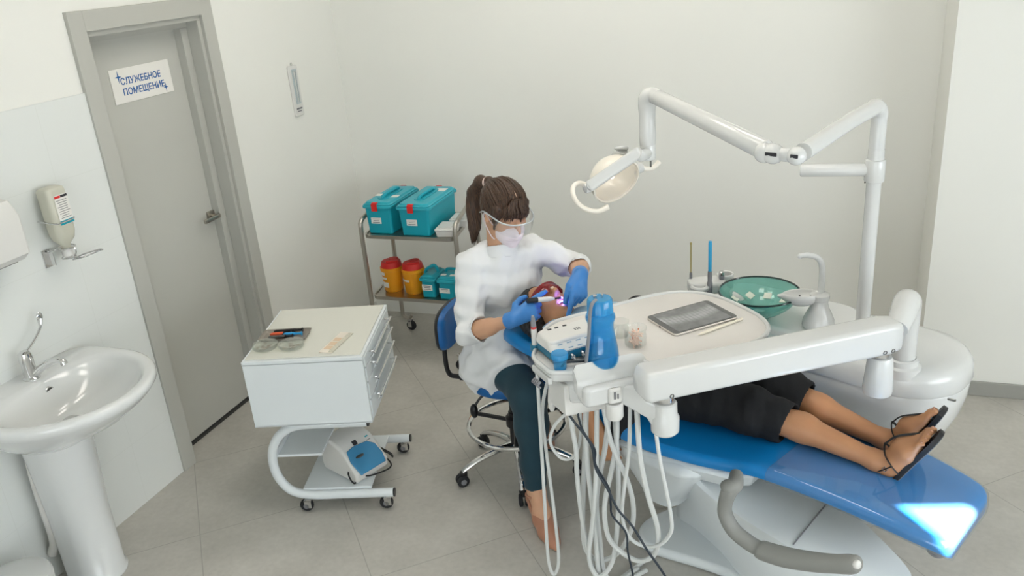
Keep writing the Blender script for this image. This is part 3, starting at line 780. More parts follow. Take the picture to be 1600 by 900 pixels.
# ================================================================== steel cart in the corner
t = thing('steel_cart', 'two-shelf stainless steel cart standing in the corner behind the dentist', 'cart', (-2.125, 4.11, 0))
SH = -.07
X0, X1, Y0, Y1, S1, S2 = -2.405, -1.835, 3.885, 4.34, .785, .42
for x, s_ in ((X0, 1), (X1, -1)):
    f = B().tube([(x, Y0, .10), (x, Y0, .3), (x, Y0, .6), (x, Y0, .815), (x, Y0 + .012, .86), (x, Y0 + .055, .878), (x + SH / 2, (Y0 + Y1) / 2, .878), (x + SH, Y1 - .055, .878), (x + SH, Y1 - .012, .86), (x + SH, Y1, .815), (x + SH, Y1, .6), (x + SH, Y1, .3), (x + SH, Y1, .1)], .0125, n=12, res=6).out('end_frame', M['steel'], t, True)
    for y in (Y0, Y1):
        xx = x + (SH if y == Y1 else 0)
        B().tube([(xx, y, .115), (xx + s_ * .004, y, .095), (xx + s_ * .025, y, .08), (xx + s_ * .05, y, .085), (xx + s_ * .065, y, .105)], .0115, n=12).out('foot_bend', M['steel'], f, True)
for z in (S1, S2):
    b = B(); o = rrect(X0 + .012, X1 - .012, Y0 - .005, Y1 + .005, .04); i_ = rrect(X0 + .02, X1 - .02, Y0 + .003, Y1 - .003, .035)
    b.loft([[Vector((q[0] + SH * (q[1] - Y0) / (Y1 - Y0), q[1], zz)) for q in pp] for pp, zz in ((i_, z - .006), (o, z - .014), (o, z + .006), (i_, z + .006), (i_, z - .001))])
    b.out('shelf', M['steel'], t, True)
for x, s_ in ((X0, 1), (X1, -1)):
    for y in (Y0, Y1):
        cx = x + s_ * .04 + (SH if y == Y1 else 0)
        cs = B().cyl((cx, y, .062), (cx, y, .08), .012).box((cx + s_ * .006, y - .013, .045), (.026, .003, .045), bev=.001).box((cx + s_ * .006, y + .013, .045), (.026, .003, .045), bev=.001).box((cx, y, .063), (.03, .029, .004)).out('caster', M['chrome'], t, True)
        B().lathe([(.0, -.009), (.026, -.01), (.032, -.005), (.032, .005), (.026, .01), (0, .009)], (cx + s_ * .012, y, .032), axis=(0, 1, 0), n=22).out('wheel', M['rubber'], cs, True)

def label_at(parent, c, sx, sz, name='label', lines=3, tilt=0):
    x, y, z = c
    lb = B().box((x, y - .0008, z), (sx, .0016, sz)).out(name, M['label'], parent, True)
    if lines:
        b = B()
        for k in range(lines): b.box((x, y - .0019, z + sz * .28 - k * sz * .28), (sx * (.7 - .15 * (k % 2)), .0006, sz * .09))
        b.out('print', M['labelgrey'], lb, True, smooth=False)
    return lb
def case(label, x0, x1, y0, y1, z, h, group, small=False):
    cx, cy = (x0 + x1) / 2, (y0 + y1) / 2
    t = thing('storage_case' if not small else 'disinfection_box', label, 'box', (cx, cy, z), group=group)
    hx, hy = (x1 - x0) / 2, (y1 - y0) / 2; lz = h - .035
    b = B(); k = .86
    bot = [(cx + (p[0] - cx) * k, cy + (p[1] - cy) * .93) for p in rrect(x0, x1, y0, y1, .015)]
    b.prism(bot, z, z + lz, bev=.006, top=rrect(x0 + .006, x1 - .006, y0 + .006, y1 - .006, .015)); b.out('body', M['teal'], t, True)
    b = B(); b.prism(rrect(x0 - .004, x1 + .004, y0 - .004, y1 + .004, .016), z + lz - .012, z + lz + .004, bev=.004)
    b.prism(rrect(x0, x1, y0, y1, .016), z + lz, z + lz + .022, bev=.009, top=rrect(x0 + .01, x1 - .01, y0 + .01, y1 - .01, .016)); ld = b.out('lid', M['teal2'], t, True)
    zt = z + lz + .0222
    if not small:
        b = B(); b.prism(rrect(cx - .032, cx + .032, cy - .115, cy + .115, .03), zt - .001, zt + .004, bev=.002); b.out('handle_well', M['teal'], ld, True)
        B().tube([(cx, cy - .1, zt), (cx, cy - .085, zt + .011), (cx, cy - .05, zt + .015), (cx, cy + .05, zt + .015), (cx, cy + .085, zt + .011), (cx, cy + .1, zt)], .010, n=10).out('handle', M['teal'], ld, True)
        for yy, s_ in ((y0, -1), (y1, 1)):
            b = B(); b.box((cx - .01, yy + s_ * .006, z + lz - .005), (.034, .01, .042), bev=.003).box((cx - .01, yy - s_ * .005, z + lz + .018), (.034, .022, .007), bev=.003); b.out('latch', M['red'], t, True)
        yl = cy + (y0 + .006 - cy) * .965 - .004
        label_at(t, (cx - .015, yl, z + lz * .48), .062, .034)
    return t, ld, zt, cx, cy
g = 'large teal cases on top of the steel cart'
t1, ld, zt, cx, cy = case('large teal storage case with red latches, left of two on the steel cart', -2.392, -2.222, 3.915, 4.275, S1, .195, g)
for dx, dy in ((-.05, -.03), (.05, -.05)): B().prism(rrect(cx + dx - .025, cx + dx + .025, cy + dy - .02, cy + dy + .02, .004), zt, zt + .001).out('label', M['label'], ld, True)
t1, ld, zt, cx, cy = case('large teal storage case with red latches, right of two on the steel cart', -2.178, -1.985, 3.9, 4.28, S1, .195, g)
B().prism(rrect(cx + .015, cx + .075, cy + .07, cy + .13, .004), zt, zt + .001).out('label', M['label'], ld, True)
for x, y, lab in ((-1.92, 3.975, 'small white lidded box in front on the right of the cart top'), (-1.91, 4.145, 'small white lidded box at the back on the right of the cart top')):
    t = thing('white_box', lab, 'box', (x, y, S1), .12, 'small white boxes on the steel cart')
    B().prism(rrect(-.045, .045, -.065, .065, .008), 0, .036, bev=.004, top=rrect(-.05, .05, -.07, .07, .008)).out('body', M['white2'], t)
    B().prism(rrect(-.053, .053, -.073, .073, .009), .034, .046, bev=.004).prism(rrect(-.035, .035, -.055, .055, .006), .046, .05, bev=.002).out('lid', M['white2'], t)
# sharps bins
def sharps(label, cx, cy, labs):
    t = thing('sharps_bin', label, 'bin', (cx, cy, S2 - .002), group='yellow sharps bins on the lower shelf'); z = S2 - .002
    B().lathe([(0, 0), (.05, 0), (.054, .006), (.063, .125), (.0655, .128), (.066, .145), (.062, .147), (.058, .14)], (cx, cy, z), n=36).out('body', M['yellow'], t, True)
    ld = B().lathe([(.061, .142), (.06, .15), (.057, .17), (.052, .178), (.03, .18), (0, .18)], (cx, cy, z), n=36).out('lid', M['red'], t, True)
    B().lathe([(.03, .18), (.028, .19), (.02, .192), (0, .192)], (cx + .012, cy + .01, z), n=20).box((cx + .02, cy - .022, z + .183), (.07, .02, .012), rz=.4, bev=.003).out('flap', M['red'], ld, True)
    for zz, w_, h_ in labs:
        rr = .0544 + .075 * zz + .0008
        b = B(); a0 = R(-118)
        b.surf(lambda u, v: Vector((cx + rr * math.cos(a0 + (u - .5) * w_ / rr), cy + rr * math.sin(a0 + (u - .5) * w_ / rr), z + zz + (v - .5) * h_)), 8, 1)
        b.thicken(.001).out('label', M['label'], t, True)
sharps('yellow sharps bin with red lid and three white labels, left on the lower shelf', -2.318, 4.01, ((.115, .03, .018), (.088, .05, .012), (.048, .058, .03)))
sharps('yellow sharps bin with red lid and a single thin label, beside the teal boxes', -2.178, 4.0, ((.085, .06, .012),))
g = 'small teal boxes on the lower cart shelf'
t1, ld, zt, cx, cy = case('small teal lidded box next to the yellow sharps bin', -2.10, -2.008, 3.915, 4.075, S2, .145, g, True)
B().tube([(cx - .035, cy - .02, zt - .004), (cx - .02, cy - .02, zt + .02), (cx + .02, cy - .01, zt + .038), (cx + .035, cy + .0, zt + .012), (cx + .035, cy, zt - .004)], .009, n=8).out('handle', M['teal'], ld, True)
label_at(t1, (cx - .005, 3.9205, S2 + .06), .062, .034, lines=3)
t1, ld, zt, cx, cy = case('small teal lidded box at the right, partly hidden behind the stool back', -1.99, -1.885, 3.905, 4.065, S2, .145, g, True)
B().tube([(cx - .035, cy + .02, zt - .004), (cx - .025, cy + .02, zt + .014), (cx + .025, cy + .02, zt + .014), (cx + .035, cy + .02, zt - .004)], .008, n=8).out('handle', M['teal'], ld, True)
for dx in (-.025, .03): B().prism(rrect(cx + dx - .016, cx + dx + .016, cy - .05, cy - .025, .003), zt, zt + .001).out('label', M['label'], ld, True)
label_at(t1, (cx - .012, 3.9105, S2 + .052), .062, .028, lines=2)

# ================================================================== dentist's stool
SX, SY = -1.236, 3.034
t = thing('dentist_stool', 'blue stool with chrome foot ring and five-star base under the dentist', 'stool', (SX, SY, 0), 0)
b = B(); b.lathe([(0, .46), (.16, .46), (.195, .468), (.205, .485), (.205, .505), (.195, .522), (.16, .532), (.08, .535), (0, .535)], (0, 0, 0), n=40); b.out('seat', M['stoolblue'], t)
B().lathe([(0, .448), (.14, .448), (.15, .452), (.15, .462), (0, .462)], (0, 0, 0)).box((-.12, .0, .45), (.24, .06, .014), bev=.003).out('seat_plate', M['black'], t)
B().lathe([(0, .12), (.032, .12), (.032, .30), (.026, .302), (.026, .42), (.016, .422), (.016, .45), (0, .45)], (0, 0, 0), n=20).out('gas_lift', M['black'], t)
hb = R(-139)
for k in range(5):
    a = hb + 2 * PI * k / 5; ca, sa = math.cos(a), math.sin(a)
    P_ = lambda r_, z: (r_ * ca, r_ * sa, z)
    B().tube([P_(.02, .135), P_(.1, .13), P_(.19, .108), P_(.25, .082), P_(.268, .068)], [.026, .02, .017, .015, .013], n=12, flat=.75, up=(0, 0, 1)).out('leg', M['chrome'], t)
    cs = B().lathe([(0, .045), (.016, .045), (.018, .066), (.011, .07), (0, .07)], P_(.266, 0), n=16).out('caster', M['black'], t)
    for sgn in (-1, 1):
        ox, oy = -sa * .013 * sgn, ca * .013 * sgn; cc = P_(.274, .0275)
        B().lathe([(0, -.009), (.022, -.009), (.0275, -.005), (.0275, .005), (.022, .009), (0, .009)], (cc[0] + ox, cc[1] + oy, .0275), axis=(-sa, ca, 0), n=22).out('wheel', M['rubber'], cs)
        B().cyl((cc[0] + ox * 1.55, cc[1] + oy * 1.55, .0275), (cc[0] + ox * 1.85, cc[1] + oy * 1.85, .0275), .013, n=16).out('hub_cap', M['greyplastic'], cs)
fr_ = B().torus((.011, -.02, .255), .213, .0105, n=48, m=10).out('foot_ring', M['chrome'], t)
for k in range(3):
    a = R(170) + 2 * PI * k / 3
    B().tube([(.02 * math.cos(a), .02 * math.sin(a), .25), (.011 + .21 * math.cos(a), -.02 + .21 * math.sin(a), .255)], .012, n=8, flat=.7).out('ring_spoke', M['black'], fr_)
B().lathe([(.03, .225), (.045, .235), (.045, .275), (.03, .285)], (0, 0, 0), n=20).out('ring_clamp', M['black'], fr_)
B().tube([(-.05, -.02, .45), (-.12, -.07, .40), (-.15, -.09, .36)], .006, n=8).ell((-.155, -.093, .335), (.018, .018, .035), n=14).out('height_lever', M['black'], t)
# backrest: an upright padded oval on a bent bar
ba = R(185)
B().tube([(-.1, -.0, .447), (-.25, -.0, .445), (-.30, -.01, .47), (-.305, -.01, .6), (-.295, -.01, .71)], .011, n=10).out('back_bar', M['black'], t)
def pad_ring(off, sc):
    pts = []
    for k in range(40):
        a = 2 * PI * k / 40; e = .62
        u = .142 * sc * (1 if math.cos(a) > 0 else -1) * abs(math.cos(a)) ** e
        v = .092 * sc * (1 if math.sin(a) > 0 else -1) * abs(math.sin(a)) ** e
        bend = -.25 + off + .35 * u * u
        pts.append(Vector((bend - .02 * 0, u - .0, .705 + v)))
    return pts
b = B(); b.loft([pad_ring(.0, .6), pad_ring(.004, .92), pad_ring(-.008, .985), pad_ring(-.018, 1), ]); b.out('backrest', M['stoolblue'], t, autos=60)
b = B(); b.loft([pad_ring(-.0185, 1.01), pad_ring(-.026, 1.015), pad_ring(-.034, .98), pad_ring(-.036, .6)]); b.out('backrest_shell', M['black'], t, autos=60)
# ================================================================== dental chair  (local frame: +x towards the feet, -y towards the viewer)
CO, CA = Vector((-.274, 2.721, 0)), R(-25)
t = thing('dental_chair', 'blue reclining dental chair with white base, the patient lying on it', 'dental chair', CO, CA)
chair = t; CM = MW[t.name]
def cw(x, y, z): return CM @ Vector((x, y, z))
def strip(xs, thick, bev, name, m, parent, n=8, dz=0, grow=0):
    """upholstered slab: xs = list of (x, y0, y1, z_top)"""
    b = B(); rings = []
    for (x, y0, y1, z) in xs:
        rg = []; w = (y1 - y0) / 2; c = (y0 + y1) / 2; zt = z + dz + grow
        def pt(u, v): return Vector((x, c + u, zt + v))
        wg = w + grow; tk = thick + grow
        for k in range(n + 1):
            a = PI / 2 * k / n; rg.append(pt(wg - bev + bev * math.sin(a), -tk + bev * .6 * (1 - math.cos(a))))
        for k in range(n + 1):
            a = PI / 2 * k / n; rg.append(pt(wg - bev + bev * math.cos(a), -bev + bev * math.sin(a)))
        for k in range(1, 6): rg.append(pt((wg - bev) * (1 - 2 * k / 6), -.010 * math.sin(PI * k / 6)))
        for k in range(n + 1):
            a = PI / 2 * k / n; rg.append(pt(-wg + bev - bev * math.sin(a), -bev + bev * math.cos(a)))
        for k in range(n + 1):
            a = PI / 2 * k / n; rg.append(pt(-wg + bev - bev * math.cos(a), -tk + bev * .6 * (1 - math.sin(a))))
        rings.append(rg)
    b.loft(rings)
    return b.out(name, m, parent, autos=70)
def interp(keys, n):
    P, _ = catmull([Vector((k[0], k[1], k[2])) for k in keys], n); Z, _ = catmull([Vector((k[0], k[3], 0)) for k in keys], n)
    return [(p.x, p.y, p.z, z.y) for p, z in zip(P, Z)]
seat_k = [(-.40, -.27, .33, .545), (-.385, -.29, .35, .565), (-.33, -.30, .36, .572), (-.18, -.302, .365, .56), (.0, -.268, .335, .555), (.12, -.235, .305, .556), (.20, -.21, .285, .558)]
leg_k = [(.20, -.21, .285, .558), (.30, -.192, .278, .552), (.45, -.178, .27, .542), (.60, -.172, .255, .53), (.70, -.168, .235, .52), (.765, -.162, .215, .512), (.792, -.15, .195, .50), (.802, -.13, .17, .488)]
strip(interp(seat_k + leg_k[1:], 4), .046, .024, 'seat_and_legrest', M['upholstery'], t)
back_k = [(-.36, -.28, .34, .61), (-.43, -.275, .335, .615), (-.55, -.255, .315, .64), (-.68, -.23, .29, .67), (-.78, -.20, .26, .70), (-.81, -.18, .24, .70)]
strip(interp(back_k, 4), .07, .03, 'backrest', M['upholstery'], t)
head_k = [(-.70, -.22, .04, .715), (-.73, -.24, .06, .735), (-.80, -.25, .07, .75), (-.88, -.24, .06, .76), (-.93, -.22, .04, .757)]
strip(interp(head_k, 4), .06, .028, 'headrest', M['upholstery'], t)
B().box((-.74, -.06, .66), (.16, .06, .012), bev=.004, rot=Matrix.Rotation(R(15), 3, 'Y')).out('headrest_bar', M['chrome'], t)
# clear plastic cover over the leg end
M['film'] = thinglass('clear_plastic_film', 'f2f6f8', .05, .05, .9)
ck = interp(leg_k, 4); ck = [(x + (.004 if x > .78 else 0), a, b_, z) for x, a, b_, z in ck if x > .225]
strip(ck, .050, .026, 'plastic_cover', M['film'], t, grow=.004)
# white underside: seat pan with its deep rear bucket
b = B()
pan = [(-.40, -.25, .31), (-.36, -.275, .335), (-.2, -.285, .345), (.0, -.255, .32), (.12, -.225, .295), (.185, -.165, .25)]
out = [(p[0], p[1]) for p in pan] + [(p[0], p[2]) for p in reversed(pan)]
bot = [(p[0] * .96 - .01, p[1] * .9) for p in pan] + [(p[0] * .96 - .01, p[2] * .9) for p in reversed(pan)]
b.prism(bot, .425, .505, bev=.02, top=out); b.out('seat_pan', M['powder'], t)
b = B(); b.prism(rrect(-.292, -.115, -.20, .26, .075), .20, .50, bev=.05, seg=5, top=rrect(-.345, .03, -.285, .34, .09)); b.out('rear_bucket', M['powder'], t, autos=60)
strip([(.2, -.16, .24, .508), (.4, -.135, .22, .492), (.6, -.12, .2, .48), (.70, -.10, .18, .472)], .022, .01, 'legrest_pan', M['white2'], t)
B().box((.5, .04, .435), (.3, .05, .03), bev=.008, rot=Matrix.Rotation(R(5), 3, 'Y')).out('legrest_bracket', M['greyplastic'], t)
# base, turned against the chair
BA = R(-24)
bm_ = Matrix.Rotation(BA, 4, 'Z')
def bw(pts): return [tuple((bm_ @ Vector((p[0], p[1], 0))).xy) for p in pts]
pl = [(-.27, -.06), (-.255, -.2), (-.205, -.28), (-.13, -.305), (-.05, -.265), (.05, -.185), (.16, -.115), (.32, -.07), (.5, -.03), (.64, .03), (.68, .10), (.64, .2), (.5, .27), (.2, .33), (-.05, .33), (-.2, .26), (-.27, .1)]
P2, _ = catmull([Vector((*p, 0)) for p in pl], 5, True)
b = B(); b.prism(bw([(p.x, p.y) for p in P2]), 0, .045, bev=.02); b.out('base_plate', M['powder'], t)
def base_ring(z, y0f, y1f, x0, x1, rr): return bw(rrect(x0, x1, y0f, y1f, rr, 5))
h0 = [(-.22, -.10), (-.1, -.085), (.05, -.075), (.2, -.085), (.4, -.07), (.58, .0), (.66, .09), (.6, .2), (.4, .255), (.1, .27), (-.1, .26), (-.22, .2)]
h1 = [(-.12, -.12), (-.02, -.20), (.117, -.20), (.26, -.15), (.40, -.09), (.52, -.03), (.64, .04), (.69, .13), (.665, .21), (.48, .228), (.28, .215), (-.02, .22), (-.12, .16)]
def top_z(u): return .43 - .13 * min(1, max(0, (u - .02) / .66)) ** .8
c0_, _ = catmull([Vector((*p, 0)) for p in (h0[:12] + [(-.24, .05)])], 5, True); c1_, _ = catmull([Vector((*p, 0)) for p in h1], 5, True)
b = B(); rg = []
for kz, ins in ((0, 0), (.93, 0), (.975, .006), (1.0, .024)):
    ring = []
    for p, q in zip(c0_, c1_):
        x, y = p.x + (q.x - p.x) * kz, p.y + (q.y - p.y) * kz; cx_, cy_ = .25, .06; L_ = math.hypot(x - cx_, y - cy_)
        x -= (x - cx_) / L_ * ins; y -= (y - cy_) / L_ * ins
        v = bm_ @ Vector((x, y, 0)); ring.append(Vector((v.x, v.y, .04 + (top_z(q.x) - .04) * kz)))
    rg.append(ring)
b.loft(rg); b.out('base_housing', M['powder'], t, autos=45)
q0, q1 = bm_ @ Vector((.30, .215, top_z(.30) + .001)), bm_ @ Vector((.43, -.06, top_z(.43) + .001)); B().tube([q0, q1], .0022, n=6).out('housing_seam', M['greyplastic'], t)
b = B()
for k in range(14): b.torus((.71, .06, .31 + k * .009), .026, .0055, n=18, m=6)
b.cyl((.71, .06, .30), (.71, .06, .44), .024); b.out('bellows', M['greyplastic'], t)
# swing-down armrest on the viewer's side, upright one on the far side
A = [(.19, -.285, .562), (.215, -.335, .563), (.212, -.36, .555), (.198, -.362, .50), (.2, -.362, .455), (.232, -.362, .41), (.29, -.362, .388), (.33, -.362, .385)]
ar = B().tube(A, [.022, .026, .026, .023, .024, .025, .025, .024], n=16, res=6).ell((.21, -.36, .566), (.03, .026, .022), n=16).out('armrest', M['armgrey'], t)
B().tube([(.318, -.362, .384), (.335, -.362, .384), (.41, -.362, .398), (.5, -.362, .428), (.57, -.362, .458), (.605, -.362, .476), (.622, -.362, .484)], [.026, .031, .032, .030, .028, .029, .026], n=18, res=6).ell((.620, -.362, .484), (.022, .027, .027)).out('grip', M['armgrey'], ar)
B().ell((.632, -.376, .498), (.012, .014, .014), n=12).out('end_cap', M['white2'], ar)
ar = B().tube([(.12, .36, .50), (.135, .40, .52), (.135, .40, .62), (.105, .40, .675), (.03, .40, .69), (-.1, .40, .685), (-.2, .40, .68)], .024, n=14).out('armrest', M['armgrey'], t)

# ================================================================== cuspidor unit on the far side
t = thing('cuspidor_unit', 'white floor-standing unit behind the chair carrying bowl, lamp post and tray arm', 'dental unit', CM @ Vector((.1, .6, 0)), CA)
unit = t
L2 = CM                                              # work in chair coordinates, parts placed in the world
def W(b): return b.xf(CM)
def uring(z, k, x0=-.30, x1=.585, y0=.365, y1=.80, r=.2): 
    cx, cy = .18, .58
    return [Vector((cx + (p[0] - cx) * k, cy + (p[1] - cy) * k, z)) for p in rrect(x0, x1, y0, y1, [r, .1, .1, r], 8)]
b = B(); b.loft([uring(0, .62), uring(.02, .64), uring(.28, .72), uring(.40, .84), uring(.50, .945), uring(.57, .985), uring(.628, .995), uring(.632, .985), uring(.636, .995)])
W(b).out('body', M['white'], t, True, autos=60)
def topring(z, k): return [Vector((.18 + (p[0] - .18) * k, .58 + (p[1] - .58) * k, z)) for p in rrect(-.30, .59, .36, .805, [.2, .1, .1, .2], 8)]
b = B(); b.loft([topring(.636, .99), topring(.645, 1), topring(.69, .99), topring(.71, .965), topring(.725, .92), topring(.73, .8), topring(.731, .3)]); W(b).out('top_cover', M['white'], t, True, autos=60)
b = B(); b.prism(rrect(-.46, .16, .40, .78, .12), .70, .755, bev=.025); W(b).out('bowl_deck', M['white'], t, True)
B().tube([CM @ Vector((.575, .43, .648)), CM @ Vector((.60, .425, .652))], .005, n=8).out('water_nipple', M['chrome'], t, True)
# glass bowl
bc = CM @ Vector((-.155, .44, 0)); bc = Vector((-.228, 3.205, 0))
M['bowlglass'] = thinglass('teal_glass', '86c6bb', .36, .06, .6, 'cdece7')
pf = [(0, .775), (.05, .777), (.09, .79), (.125, .818), (.15, .852), (.157, .868)]
b = B(); b.lathe(pf + [(.151, .868)] + [(r_ - .006 if r_ > .01 else 0, z + .006) for r_, z in reversed(pf[:-1])], bc, n=48)
bw_ = b.out('bowl', M['bowlglass'], t, True)
M['bowlrim'] = mat('dark_glass_rim', '0d2a2a', .1, coat=.5)
B().torus(bc + Vector((0, 0, .868)), .1545, .0042, n=64, m=8).out('bowl_rim', M['bowlrim'], bw_, True)
b = B()
for ang, rr, z, a2 in ((200, .085, .797, 0), (250, .07, .790, .4), (285, .085, .797, .2), (330, .1, .806, .3), (30, .105, .81, .5), (75, .1, .806, .1), (115, .1, .806, .6), (155, .105, .81, .2)):
    a = R(ang); c = bc + Vector((rr * math.cos(a), rr * math.sin(a), z + .004)); nrm = Vector((-math.cos(a) * .6, -math.sin(a) * .6, 1))
    b.box(c, (.030, .030, .003), rot=rot_to(nrm) @ Matrix.Rotation(a2, 3, 'Z'), bev=.001)
M['pale'] = mat('pale_mosaic', 'e4e6d8', .5)
b.out('mosaic_squares', M['pale'], bw_, True)
B().lathe([(0, .755), (.04, .755), (.045, .765), (.04, .776), (0, .776)], bc, n=28).out('bowl_foot', M['bowlglass'], bw_, True)
B().lathe([(0, .784), (.024, .784), (.026, .788), (.015, .792), (0, .792)], bc, n=24).out('strainer', M['chrome'], bw_, True)
# cup filler pear with spout, rinse spout
pc = Vector((-.003, 3.155, .755))
b = B().lathe([(0, 0), (.055, 0), (.06, .01), (.058, .03), (.048, .055), (.036, .08), (.031, .1), (.031, .112)], pc, n=32); pr = b.out('filler_body', M['white'], t, True)
B().lathe([(.031, .112), (.034, .114), (.036, .12), (.036, .135), (.03, .139), (0, .139)], pc, n=28).out('filler_collar', M['white'], pr, True)
px = pc + Vector((.002, .01, .135)); 
B().tube([px, px + Vector((.002, 0, .06)), px + Vector((-.002, 0, .115)), px + Vector((-.02, -.005, .145)), px + Vector((-.05, -.012, .155)), px + Vector((-.078, -.02, .155)), px + Vector((-.083, -.021, .147))], [.0125, .012, .0115, .011, .0105, .01, .0095], n=14).out('water_spout', M['white'], pr, True)
fs = F((pc.x - .19, pc.y - .10, pc.z + .06), (pc.x + .06, pc.y + .10, pc.z + .20), .004)
sc0 = pc + Vector((-.070, -.004, .128))
fs.ae(tuple(sc0), (.066, .052, .042), None, .01); fs.ac(tuple(sc0 + Vector((-.03, -.004, -.006))), tuple(sc0 + Vector((-.075, -.010, .002))), .022, .012, .015)
fs.keep(fs.plane(sc0 + Vector((0, 0, .014)), (-.12, .10, 1)), .004)
fs.cut(fs.ell(sc0 + Vector((.002, 0, .016)), (.058, .044, .036)), .005); fs.cut(fs.cap(sc0 + Vector((-.03, -.004, .008)), sc0 + Vector((-.10, -.012, .014)), .015, .011), .005)
fs.ac(tuple(pc + Vector((-.012, 0, .122))), tuple(pc + Vector((0, 0, .122))), .018, .018, .01)
fs.out('rinse_scoop', M['white'], pr, True) if False else fs.out('rinse_scoop', M['white'], pr)
# instrument holder on its arm
hc = Vector((-.436, 3.30, .848))
W2 = Matrix.Translation(hc) @ Matrix.Rotation(R(20), 4, 'Z')
b = B(); b.prism(rrect(-.085, .07, -.045, .055, .035), -.032, .018, bev=.014, seg=4, M=W2); ho = b.out('instrument_holder', M['white'], t, True)
b = B(); b.torus(W2 @ Vector((-.045, -.040, .004)), .030, .0105, n=28, m=10); b.out('holder_ring', M['white'], ho, True)
b = B(); b.lathe([(.024, -.03), (.033, -.03), (.034, .028), (.031, .031), (.026, .028), (.024, -.03)], W2 @ Vector((.075, .03, 0)), n=26); b.out('holder_ring', M['white'], ho, True)
B().tube([hc + Vector((.05, .0, -.02)), hc + Vector((.12, -.03, -.05)), CM @ Vector((-.28, .56, .745))], .022, n=12).out('holder_arm', M['white'], t, True)
hgrp = 'suction instruments in the holder'
M['ejector'] = mat('yellowish_clear_tube', 'c0ae6a', .3, trans=.3); M['bluetip'] = mat('bright_blue_tip', '35a3d4', .35)
def inst(name, label, base, tilt, parts, hosed):
    t3 = thing(name, label, 'dental instrument', base, 0, hgrp); bb = Vector(base)
    for nm, m, prof in parts:
        B().lathe(prof, bb, n=16, axis=tilt).out(nm, m, t3, True)
    B().tube([bb + Vector((0, 0, .004)), bb + Vector((0, 0, -.06)), bb + Vector((hosed, -.0, -.22)), bb + Vector((hosed * 1.6, .03, -.42)), bb + Vector((hosed * 2.2 + .05, .10, -.60))], .006, n=8).out('hose', M['greyplastic'], t3, True)
inst('saliva_ejector', 'thin yellowish saliva ejector tube standing up from the white instrument holder', W2 @ Vector((-.068, .03, -.04)), (.0, .02, 1), (('handle', M['greyplastic'], [(0, 0), (.006, 0), (.006, .075), (.0045, .085), (0, .085)]), ('tip', M['ejector'], [(.0028, .08), (.0028, .205), (.004, .207), (.004, .214), (0, .215)])), -.02)
inst('suction_handpiece', 'grey suction handpiece with a bright blue tube tip in the white holder', W2 @ Vector((-.008, -.052, -.06)), (.0, .03, 1), (('handle', M['greyplastic'], [(0, 0), (.007, 0), (.009, .03), (.011, .05), (.0115, .085), (.009, .09), (.0095, .12), (.0085, .135), (0, .135)]), ('tip', M['bluetip'], [(.007, .13), (.0075, .25), (.0065, .262), (0, .262)])), .0)
inst('air_syringe', 'short grey and chrome syringe handle in the right ring of the holder', W2 @ Vector((.05, .0, -.05)), (.03, .0, 1), (('handle', M['greyplastic'], [(0, 0), (.007, 0), (.0075, .04), (.011, .075), (.012, .085), (0, .087)]), ('valve', M['chrome'], [(.009, .085), (.012, .088), (.012, .1), (.006, .104), (0, .104)])), .01)
# lamp post, lamp arms and lamp head belong to the same unit
t = unit
LP = Vector((.150, 3.1, 0))
B().tube([LP + Vector((0, 0, .72)), LP + Vector((0, 0, 1.37))], .0245, n=20).out('lamp_post', M['white'], t, True)
B().cyl(LP + Vector((0, 0, 1.345)), LP + Vector((0, 0, 1.425)), .0335, n=24, bev=.006).out('post_collar', M['white'], t, True)
st = Vector((-.095, 3.1, 1.383)); 
B().cyl(LP + Vector((0, 0, 1.388)), st, .0225, n=22, bev=.006).out('stub_arm', M['white'], t, True)
B().cyl(LP + Vector((-.03, -.033, 1.352)), LP + Vector((-.03, -.037, 1.352)), .003, n=8).out('set_screw', M['dark'], t, True)
J1 = Vector((-.085, 2.43, 1.598)); J2 = Vector((-.150, 2.455, 1.598))
B().cyl(LP + Vector((0, 0, 1.42)), LP + Vector((0, 0, 1.46)), .027, n=20).out('post_sleeve', M['white'], t, True)
B().tube([LP + Vector((0, 0, 1.45)), LP + Vector((0, 0, 1.55)), LP + Vector((0, -.005, 1.585)), LP + Vector((-.01, -.03, 1.607)), LP + Vector((-.03, -.08, 1.612)), LP.lerp(J1, .5) * Vector((1, 1, 0)).length * 0 + Vector((.03, 2.77, 1.607)), J1 + Vector((.015, .04, .001))], [.026, .026, .027, .0275, .027, .026, .026], n=18).out('lamp_arm', M['white'], t, True)
cdir = (Vector((0, 0, 2.19)) - J1).normalized(); jx = (J1 - J2); jx.z = 0; jx.normalize(); jup = Vector((0, 0, 1)); jf = jx.cross(jup)
JM = Matrix(((jx.x, -jf.x, 0), (jx.y, -jf.y, 0), (jx.z, -jf.z, 1)))
kn = B(); kn.ell(J1, (.027, .03, .026), rot=JM).ell(J2, (.034, .03, .029), rot=JM).cyl(J2, J1, .019, n=18)
kn.ell(J2 - jx * .025, (.03, .029, .029), rot=JM)
kn = kn.out('elbow_joint', M['white'], t, True, autos=170)
jc = Vector((cdir.x, cdir.y, .15)).normalized()
for q, w_, o_ in ((J1 + jx * .004, .022, .0), (J2 + jx * .006, .034, .0)):
    dn = jc - jx * jc.dot(jx); dn.normalize(); rt3 = Matrix(((jx.x, dn.x, 0), (jx.y, dn.y, 0), (jx.z, dn.z, 1)))
    B().box(q + dn * .027, (w_, .006, .011), rot=rt3, bev=.002).out('joint_slot', M['ink'], kn, True)
E2 = Vector((-.590, 3.0, 1.672)); 
dA = (E2 - J2).normalized()
B().cyl(J2 + dA * .03, E2 - dA * .02, .030, .027, n=22, bev=.008).out('spring_arm', M['white'], t, True)
D0 = Vector((-.620, 3.015, 1.655))
